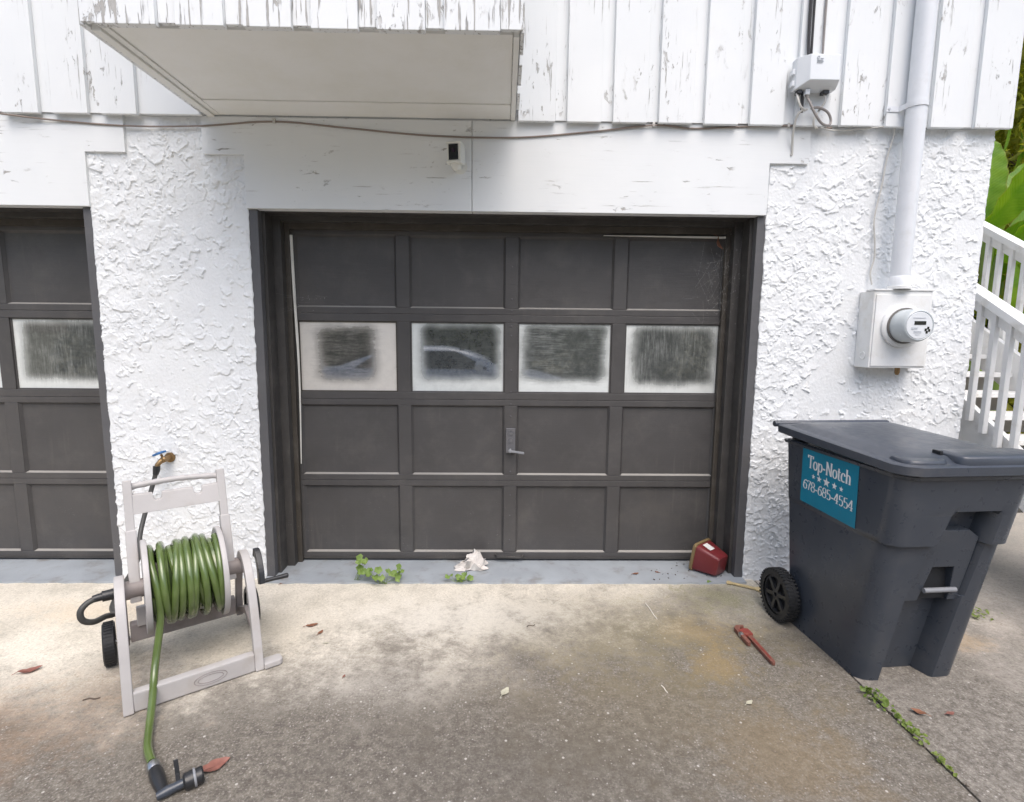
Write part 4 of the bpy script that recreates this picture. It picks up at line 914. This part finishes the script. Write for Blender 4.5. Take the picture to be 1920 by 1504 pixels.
hl = dry_leaf(1300, 1200, .085, 0, 'leaf_brown', 'brown dead leaf caught in the cobweb at the top right of the door', curl=.8, wide=.5)
hl.location = (1.325, .19, 2.098); hl.rotation_euler = (R(70), R(60), R(20))

# cobwebs
def web(name, cen, n, spread, seed, bits, label):
    rr = random.Random(seed); s_ = MB()
    for i in range(n):
        a = Vector(cen)+Vector((rr.gauss(0, spread[0]), rr.uniform(-.10, .02), rr.gauss(0, spread[2]))); b = a+Vector((rr.gauss(0, spread[0]), rr.uniform(-.05, .05), rr.gauss(0, spread[2])))
        s_.tube([a, a.lerp(b, .5)+Vector((0, 0, -.006)), b], .00022, 3)
    for i in range(bits):
        a = Vector(cen)+Vector((rr.gauss(0, spread[0]*.8), rr.uniform(-.08, .02), rr.gauss(0, spread[2]*.9))); d_ = Vector((rr.gauss(0, 1), rr.gauss(0, 1), rr.gauss(0, 1))).normalized()*rr.uniform(.004, .014)
        s_.tube([a, a+d_*.6+Vector((.003, 0, .003)), a+d_], rr.uniform(.0004, .0009), 4)
    tag(s_.build(name, 'web'), label, 'cobweb')
web('cobweb', (1.36, .17, 1.86), 46, (.10, .1, .17), 3, 95, 'dusty cobweb with specks in the top right corner of the door opening')
web('cobweb', (-1.30, .17, 1.72), 16, (.14, .1, .03), 6, 14, 'small cobweb on the white strip at the upper left of the door')

# weeds
def leaf_disc(s_, c, nrm, r, rr):
    nrm = nrm.normalized(); a = nrm.orthogonal().normalized(); b = nrm.cross(a); n = 9; ph = rr.uniform(0, 6)
    pts = [c+(a*math.cos(2*math.pi*i/n+ph)+b*math.sin(2*math.pi*i/n+ph))*r*(1+.10*(-1)**i if i else .45)+nrm*r*.22 for i in range(n)]
    s_.add([c]+pts, [(0, i+1, (i+1) % n+1) for i in range(n)])
def weed(u, v, n, spread, hgt, rl, seed, label, z0=.0, up=.0):
    p = at_z(u, v, z0); rr = random.Random(seed); e = empty('weed', (p.x, p.y, z0)); tag(e, label, 'weed', 'weeds sprouting by the door'); k_ = T(-p.x, -p.y, -z0)
    lv, stm = MB(), MB()
    for i in range(n):
        a = rr.uniform(0, 6.28); d_ = spread*math.sqrt(rr.random()); h_ = hgt*rr.uniform(.35, 1)
        c = Vector((p.x+d_*math.cos(a)*1.3, p.y+d_*math.sin(a)*.6, z0+h_)); stm.tube([(p.x+rr.uniform(-.4, .4)*spread, p.y, z0), (p.x+(c.x-p.x)*.6, p.y+(c.y-p.y)*.5, z0+h_*.55), tuple(c)], .0011, 4)
        leaf_disc(lv, c, Vector((rr.gauss(0, .55), -.9+rr.gauss(0, .45), .8)), rl*rr.uniform(.6, 1.15), rr)
    lv.build('leaves', 'leaf_weed', e, M=k_); stm.build('stems', 'leaf_weed', e, M=k_)
weed(670, 1091, 8, .060, .145, .024, 1, 'tall green weed at the left of the threshold')
weed(716, 1095, 15, .085, .105, .021, 2, 'bushy green weed beside the tall one at the threshold')
weed(748, 1092, 6, .030, .100, .018, 3, 'slim green weed right of the bushy one at the threshold')
weed(858, 1094, 14, .075, .060, .016, 4, 'low green weed in front of the white rag')
weed(1402, 1078, 14, .030, .10, .020, 5, 'dark weed between the right jamb and the bin wheel')
weed(231, 1078, 8, .020, .03, .014, 6, 'yellowish weed at the foot of the left door jamb')
weed(1330, 1094, 4, .012, .02, .008, 7, 'tiny green sprout in front of the red pot')
rr = random.Random(9); s_ = MB()
for i in range(95):
    q = rr.random()**1.25; y = lerp(-1.06, -1.50, q)+rr.gauss(0, .01); x = XJ-.004+rr.gauss(0, .016*(1.15-q)); z = rr.uniform(.002, .030)
    leaf_disc(s_, Vector((x, y, z)), Vector((rr.gauss(0, .6), rr.gauss(-.2, .6), 1)), rr.uniform(.005, .013), rr)
tag(s_.build('creeping_weeds', 'leaf_dull'), 'strip of green creeping weeds growing in the concrete joint before the bin', 'weeds', kind='stuff')
s_ = MB()
for i in range(60):
    leaf_disc(s_, Vector((rr.gauss(2.62, .07), rr.gauss(-.42, .03), rr.uniform(0, .012))), Vector((rr.gauss(0, .4), rr.gauss(0, .4), 1)), rr.uniform(.005, .011), rr)
tag(s_.build('moss_patch', 'leaf_dull'), 'small patch of moss on the side pavement right of the bin', 'moss', kind='stuff')
# crumbs of debris in the joint and on the threshold
s_ = MB()
for i in range(125):
    if i < 90: x, y, z = XJ+rr.gauss(.001, .006), rr.uniform(-1.9, -.35), rr.uniform(-.006, .003)
    else: x, y, z = rr.uniform(.95, 1.42)**1.0, rr.uniform(-.05, .21), .014
    r_ = rr.uniform(.0015, .0042); M_ = T(x, y, z) @ RZ(rr.uniform(0, 6)) @ RX(rr.uniform(0, 3)); s_.box(-r_*1.6, r_*1.6, -r_*.7, r_*.7, -r_*.3, r_*.3, M_)
tag(s_.build('debris', 'twig'), 'brown crumbs of leaf litter in the joint and on the threshold', 'litter', kind='stuff')

# ------------------------------------------------------------------ stairs beside the house
stair = empty('outdoor_staircase', (3.4, -.9, 0)); tag(stair, 'white wooden outdoor staircase with railings beside the house corner', 'staircase'); k = T(-3.4, .9, 0)
zr = lambda y: 1.700+.63*y
Y0, Y1 = -1.20, 1.95
for X_ in (3.0, 3.85):
    P(MB().bar([(X_, Y0+.2, zr(Y0+.2)), (X_, Y1, zr(Y1))], .095, .045, (1, 0, 0)), 'handrail', 'stair_white', stair, bevel=.004)
    P(MB().bar([(X_+.012, Y0+.2, zr(Y0+.2)-.062), (X_+.012, Y1, zr(Y1)-.062)], .034, .080, (1, 0, 0)), 'rail_board', 'stair_white', stair, bevel=.003)
    xs_ = X_+.045 if X_ < 3.5 else X_-.045
    P(MB().bar([(xs_, Y0, zr(Y0)-.86), (xs_, Y1, zr(Y1)-.86)], .036, .26, (1, 0, 0)), 'stringer', 'stair_white', stair, bevel=.003)
    y = Y0+.30
    while y < Y1:
        P(MB().box(X_-.020, X_+.012, y-.016, y+.016, zr(y)-.78, zr(y)-.03), 'baluster', 'stair_white', stair, bevel=.003); y += .104
y = Y0+.05; n = 0
while y < Y1-.05:
    z = zr(y)-.86
    if z > .08:
        P(MB().box(3.066, 3.784, y-.01, y+.235, z-.030, z), 'tread', 'stair_white', stair, bevel=.003)
        P(MB().box(3.070, 3.780, y+.215, y+.228, z-.15, z-.032), 'riser', 'tread_grey', stair)
    y += .205
for X_, y in ((3.05, 1.3), (3.80, 1.3), (3.05, Y1), (3.80, Y1)):
    P(MB().box(X_-.05, X_+.05, y-.05, y+.05, -.1, zr(y)-.9), 'post', 'stair_white', stair, bevel=.004)

# ------------------------------------------------------------------ plants behind the stairs
def banana_leaf(base, tip, w, m, roll, par, kk, bend=.22):
    b, t_ = Vector(base), Vector(tip); ax = (t_-b); L = ax.length; ax.normalize(); sd_ = ax.cross(Vector((0, -1, .15))).normalized()
    sd_ = Matrix.Rotation(roll, 3, ax) @ sd_; nr = sd_.cross(ax); n = 16; mcount = 6; vs = []; mid = []
    for i in range(n+1):
        q = i/n; c = b+ax*L*q+nr*(-bend*L*(q-.3)**2)+Vector((0, 0, -bend*L*q*q*.5)); mid.append(c); ww = w*.5*1.55*(max(q, .012)**.5)*(max(1-q, .004)**.62)*(1+.05*math.sin(i*2.7))
        for j in range(-mcount, mcount+1):
            f = j/mcount; vs.append(c+sd_*ww*f+nr*(abs(f)*ww*.35+.018*w*math.sin(i*2.1+j*.6)*abs(f)*2))
    mm = 2*mcount+1; fs = [(i*mm+j, (i+1)*mm+j, (i+1)*mm+j+1, i*mm+j+1) for i in range(n) for j in range(mm-1)]
    lf = MB().add(vs, fs).build('leaf', m, par, M=kk, smooth=True)
    at_ = lf.data.attributes.new('leafco', 'FLOAT_VECTOR', 'POINT'); at_.data.foreach_set('vector', [c_ for i in range(n+1) for j in range(mm) for c_ in (i/n, abs(j-mcount)/mcount, random.random())])
    MB().tube(mid, [lerp(.016, .004, i/n) for i in range(n+1)], 6).build('midrib', 'banana_rib', lf, smooth=True)
    return b
def banana(root, leaves, label):
    e = empty('banana_plant', root); tag(e, label, 'plant', 'broad leaved plants behind the stairs'); kk = T(-root[0], -root[1], -root[2])
    MB().tube([root, (root[0]+.02, root[1], 1.0), (root[0], root[1]+.02, 1.7)], [.09, .075, .05], 10).build('stem', 'banana_rib', e, M=kk, smooth=True)
    for (u0, v0, y0), (u1, v1, y1), w, roll in leaves:
        b = at_y(u0, v0, y0); t_ = at_y(u1, v1, y1)
        MB().tube(bez([(root[0], root[1], 1.5), ((root[0]+b.x)/2, (root[1]+b.y)/2, (1.5+b.z)/2+.05), tuple(b)], 5), .016, 6).build('leaf_stalk', 'banana_rib', e, M=kk, smooth=True)
        banana_leaf(b, t_, w, 'leaf_broad', roll, e, kk)
banana((4.45, 1.75, 0), [((1850, 432, 1.55), (2010, 215, 1.25), .46, .25), ((1846, 420, 1.75), (1866, 226, 1.9), .34, -.5), ((1880, 470, 1.45), (2030, 330, 1.2), .42, .5), ((1862, 460, 1.6), (2010, 398, 1.5), .36, .2), ((1858, 450, 1.9), (1935, 262, 2.1), .30, -.9), ((1870, 480, 1.7), (1960, 455, 1.3), .30, 1.1), ((1890, 450, 2.0), (2100, 250, 2.2), .40, -.4)], 'tall broad leaved plant with bright green leaves right above the stair rail')
banana((5.3, 2.4, 0), [((1895, 520, 2.3), (2060, 300, 2.2), .5, .1), ((1850, 640, 2.2), (1925, 470, 2.1), .4, .4), ((1880, 300, 2.6), (1913, 118, 2.7), .22, .9), ((1900, 600, 2.2), (1990, 520, 2.0), .4, .8), ((1845, 560, 2.5), (1880, 430, 2.4), .36, .0), ((1850, 700, 2.3), (1900, 560, 2.4), .34, -.6), ((1870, 400, 2.6), (1950, 190, 2.9), .34, .6)], 'broad leaved plant further back, seen between the stair balusters')

def foliage(mb, cen, rad, n, size, seed, flat=.0):
    """leaf-sized bent faces spread through an uneven crown"""
    g = np.random.default_rng(seed); cen = np.array(cen)
    d = g.standard_normal((n, 3)); d /= np.linalg.norm(d, axis=1)[:, None]
    p = cen+d*np.array(rad)*(g.random(n)[:, None]**.45)
    ax = g.standard_normal((n, 3)); ax /= np.linalg.norm(ax, axis=1)[:, None]; o = np.cross(ax, g.standard_normal((n, 3))); o /= np.linalg.norm(o, axis=1)[:, None]
    s = size*g.uniform(.6, 1.3, n)[:, None]; nr = np.cross(ax, o)
    V = np.stack([p-ax*s, p+o*s*.42+nr*s*.15, p+ax*s, p-o*s*.42+nr*s*.15], 1).reshape(-1, 3)
    b = len(mb.v); mb.v.extend(map(tuple, V.tolist())); mb.f.extend([(b+4*i, b+4*i+1, b+4*i+2, b+4*i+3) for i in range(n)])
def quick(mb, name, m, parent, M):
    me = bpy.data.meshes.new(name); me.from_pydata(mb.v, [], mb.f); me.transform(M); me.materials.append(MAT[m]); o = bpy.data.objects.new(name, me); C.objects.link(o); o.parent = parent; return o
def tree(root, h, spread, m, seed, label, clumps=14, leaves=420, size=.13, low=.35, group=None):
    rr = random.Random(seed); e = empty('tree', root); tag(e, label, 'tree', group); kk = T(-root[0], -root[1], -root[2]); r0 = Vector(root)
    tr = MB(); top = r0+Vector((rr.uniform(-.3, .3), rr.uniform(-.3, .3), h*.82)); r1 = .035*h
    tr.tube([r0, r0.lerp(top, .3)+Vector((.06, .04, 0)), r0.lerp(top, .65), top], [r1, r1*.75, r1*.5, r1*.15], 9); cr = MB()
    for i in range(clumps):
        a = 6.28*i/clumps*2.4+rr.uniform(-.4, .4); q = low+(1-low)*(i+.5)/clumps; rd = spread*math.sin(math.pi*min(max((q-low*.55)/(1.05-low*.55), .1), .95))*rr.uniform(.55, 1.0)
        c = r0+Vector((rd*math.cos(a), rd*math.sin(a), h*q)); s0 = r0.lerp(top, max(q-.18, .1))
        tr.tube([s0, s0.lerp(c, .5)+Vector((0, 0, .1)), c], [r1*.32, r1*.2, r1*.08], 6)
        k2 = spread*rr.uniform(.34, .55); foliage(cr, c, (k2, k2, k2*.75), leaves, size, seed*100+i)
    tr.build('trunk', 'bark', e, M=kk, smooth=True); quick(cr, 'crown', m, e, kk)
BG = 'trees standing behind the staircase'
tree((8.0, 3.9, 0), 7.0, 2.6, 'leaf_sunny', 31, 'yellow green sunlit tree rising behind the house corner', 30, 900, .085, .12, BG)
tree((10.5, 6.5, 0), 9.0, 2.8, 'leaf_sunny', 32, 'taller pale green tree furthest right behind the stairs', 18, 800, .14, .2, BG)
tree((8.8, 8.5, 0), 10.0, 3.2, 'leaf_dark', 33, 'dark green tree deep behind the staircase', 20, 800, .15, .2, BG)
def shrub(root, rad, m, seed, n, size, label, group):
    e = empty('shrub', root); tag(e, label, 'shrub', group); kk = T(-root[0], -root[1], -root[2]); mb = MB(); rr = random.Random(seed); st_ = MB()
    for i in range(9):
        c = Vector(root)+Vector((rr.uniform(-.6, .6)*rad[0], rr.uniform(-.6, .6)*rad[1], rr.uniform(.25, 1.0)*rad[2])); st_.tube([root, Vector(root).lerp(c, .6)+Vector((0, 0, .1)), c], [.03, .018, .008], 6)
        foliage(mb, c, (rad[0]*.55, rad[1]*.55, rad[2]*.35), n//9, size, seed*50+i)
    st_.build('stems', 'bark', e, M=kk, smooth=True); quick(mb, 'foliage', m, e, kk)
shrub((5.6, 3.6, 0), (1.3, 1.1, 2.3), 'leaf_dark', 41, 3600, .09, 'dense dark shrub behind the stair treads', 'shrubs behind the stairs')
shrub((6.15, 3.05, 0), (1.05, .95, 5.7), 'leaf_sunny', 44, 9000, .075, 'tall yellow green bush filling the gap right of the house corner', 'shrubs behind the stairs')
shrub((7.4, 2.2, 0), (1.5, 1.2, 1.9), 'leaf_dark', 42, 3000, .09, 'dark shrub at the right edge beyond the stair rail', 'shrubs behind the stairs')
shrub((4.6, 6.0, 0), (1.4, 1.3, 2.6), 'leaf_dark', 43, 3000, .10, 'dark shrub at the back beside the house wall', 'shrubs behind the stairs')

# ------------------------------------------------------------------ what stands behind the viewer and shows in the panes
FG = 'trees across the driveway reflected in the panes'
for i, (x, y, h, sp_, lb) in enumerate(((-11.5, -15, 6.5, 3.0, 'leftmost dark tree across the driveway, only reflected in the panes'), (-6.0, -16.5, 7.0, 3.2, 'second dark tree from the left across the driveway, only reflected'), (-1.0, -15.5, 6.5, 3.0, 'middle dark tree across the driveway, only reflected in the panes'),
        (4.2, -16.5, 7.0, 3.2, 'second dark tree from the right across the driveway, only reflected'), (9.5, -15, 6.5, 3.0, 'rightmost dark tree across the driveway, only reflected in the panes'))):
    tree((x, y, 0), h, sp_, 'leaf_hedge', 60+i, lb, 20, 420, .21, .12, FG)
for i, x in enumerate((-9.5, -6.3, -3.1, .1, 3.3, 6.5)):
    shrub((x, -10.2-.3*(i % 2), 0), (1.9, .9, 2.3), 'leaf_hedge', 80+i, 2400, .12, ('leftmost', 'second', 'third', 'fourth', 'fifth', 'rightmost')[i]+' bush from the left across the driveway, only reflected', 'bushes across the driveway')

car = empty('parked_car', (-1.2, -6.4, 0)); tag(car, 'silver blue car behind the viewer, reflected in the garage panes', 'car')
k = T(1.2, 6.4, 0); yc = -6.4
def sec(x, hw, z0, z1): return [(x, yc-hw*.9, z0), (x, yc+hw*.9, z0), (x, yc+hw, lerp(z0, z1, .35)), (x, yc+hw*.985, lerp(z0, z1, .8)), (x, yc+hw*.90, z1), (x, yc, z1+.02), (x, yc-hw*.90, z1), (x, yc-hw*.985, lerp(z0, z1, .8)), (x, yc-hw, lerp(z0, z1, .35))]
P(MB().loft([sec(-3.66, .55, .38, .72), sec(-3.55, .76, .27, .86), sec(-3.0, .85, .20, .90), sec(-1.5, .86, .18, .90), sec(0, .86, .18, .89), sec(.75, .84, .20, .80), sec(1.15, .74, .24, .68), sec(1.28, .52, .30, .58)]), 'body', 'car_paint', car, smooth=True)
def gh(z, xa, xb, hw): return [(xa, yc-hw, z), (xa+.12, yc-hw-.02, z), (xb-.12, yc-hw-.02, z), (xb, yc-hw, z), (xb+.05, yc, z), (xb, yc+hw, z), (xb-.12, yc+hw+.02, z), (xa+.12, yc+hw+.02, z), (xa, yc+hw, z), (xa-.04, yc, z)]
P(MB().loft([gh(.885, -3.05, .12, .76), gh(1.06, -2.62, -.28, .69), gh(1.22, -2.15, -.72, .62), gh(1.28, -1.92, -.98, .57), gh(1.305, -1.7, -1.15, .45)]), 'cabin', 'car_paint', car, smooth=True)
for sy in (-1, 1):
    def gp_(x, z): hw = lerp(.78, .62, (z-.885)/.395)+.014; return (x, yc+sy*hw, z)
    for nm, poly in (('side_window', [(-2.62, .93), (-1.62, .93), (-1.62, 1.235), (-1.98, 1.235), (-2.36, 1.10)]), ('side_window', [(-1.55, .93), (-.28, .93), (-.36, 1.0), (-.86, 1.235), (-1.55, 1.235)])):
        P(MB().add([gp_(x, z) for x, z in poly], [tuple(range(len(poly)))]), nm, 'car_glass', car)
    P(MB().lathe([(.02, -.10), (.07, -.07), (.085, 0), (.07, .06), (.02, .08)], T(-.42, yc+sy*.93, .985) @ RX(R(90)), 14), 'side_mirror', 'car_paint', car, smooth=True)
    for x in (-2.85, .35):
        w = empty('wheel', (x+1.2, sy*.78, .31)); w.parent = car
        MB().lathe([(.20, -.10), (.29, -.10), (.31, -.07), (.31, .07), (.29, .10), (.20, .10)], RX(R(90)), 28, cap=False).build('tyre', 'black_rubber', w, smooth=True)
        MB().lathe([(.205, -.06), (.05, -.08), (.05, .08), (.205, .06)], RX(R(90)), 24).build('rim', 'rim_alloy', w, smooth=True)
    P(MB().box(1.0, 1.16, yc+sy*.52-.12, yc+sy*.52+.12, .58, .68), 'headlight', 'meter_grey', car, bevel=.02)
    P(MB().box(-3.66, -3.56, yc+sy*.55-.14, yc+sy*.55+.14, .66, .76), 'tail_light', 'pot_red', car, bevel=.02)
P(MB().add([(.08, yc-.66, .93), (.13, yc, .94), (.08, yc+.66, .93), (-.82, yc+.52, 1.245), (-.80, yc, 1.26), (-.82, yc-.52, 1.245)], [(0, 1, 4, 5), (1, 2, 3, 4)]), 'windscreen', 'car_glass', car)
P(MB().add([(-2.95, yc-.62, .95), (-2.99, yc, .96), (-2.95, yc+.62, .95), (-2.12, yc+.5, 1.245), (-2.15, yc, 1.255), (-2.12, yc-.5, 1.245)], [(0, 1, 4, 5), (1, 2, 3, 4)]), 'rear_window', 'car_glass', car)
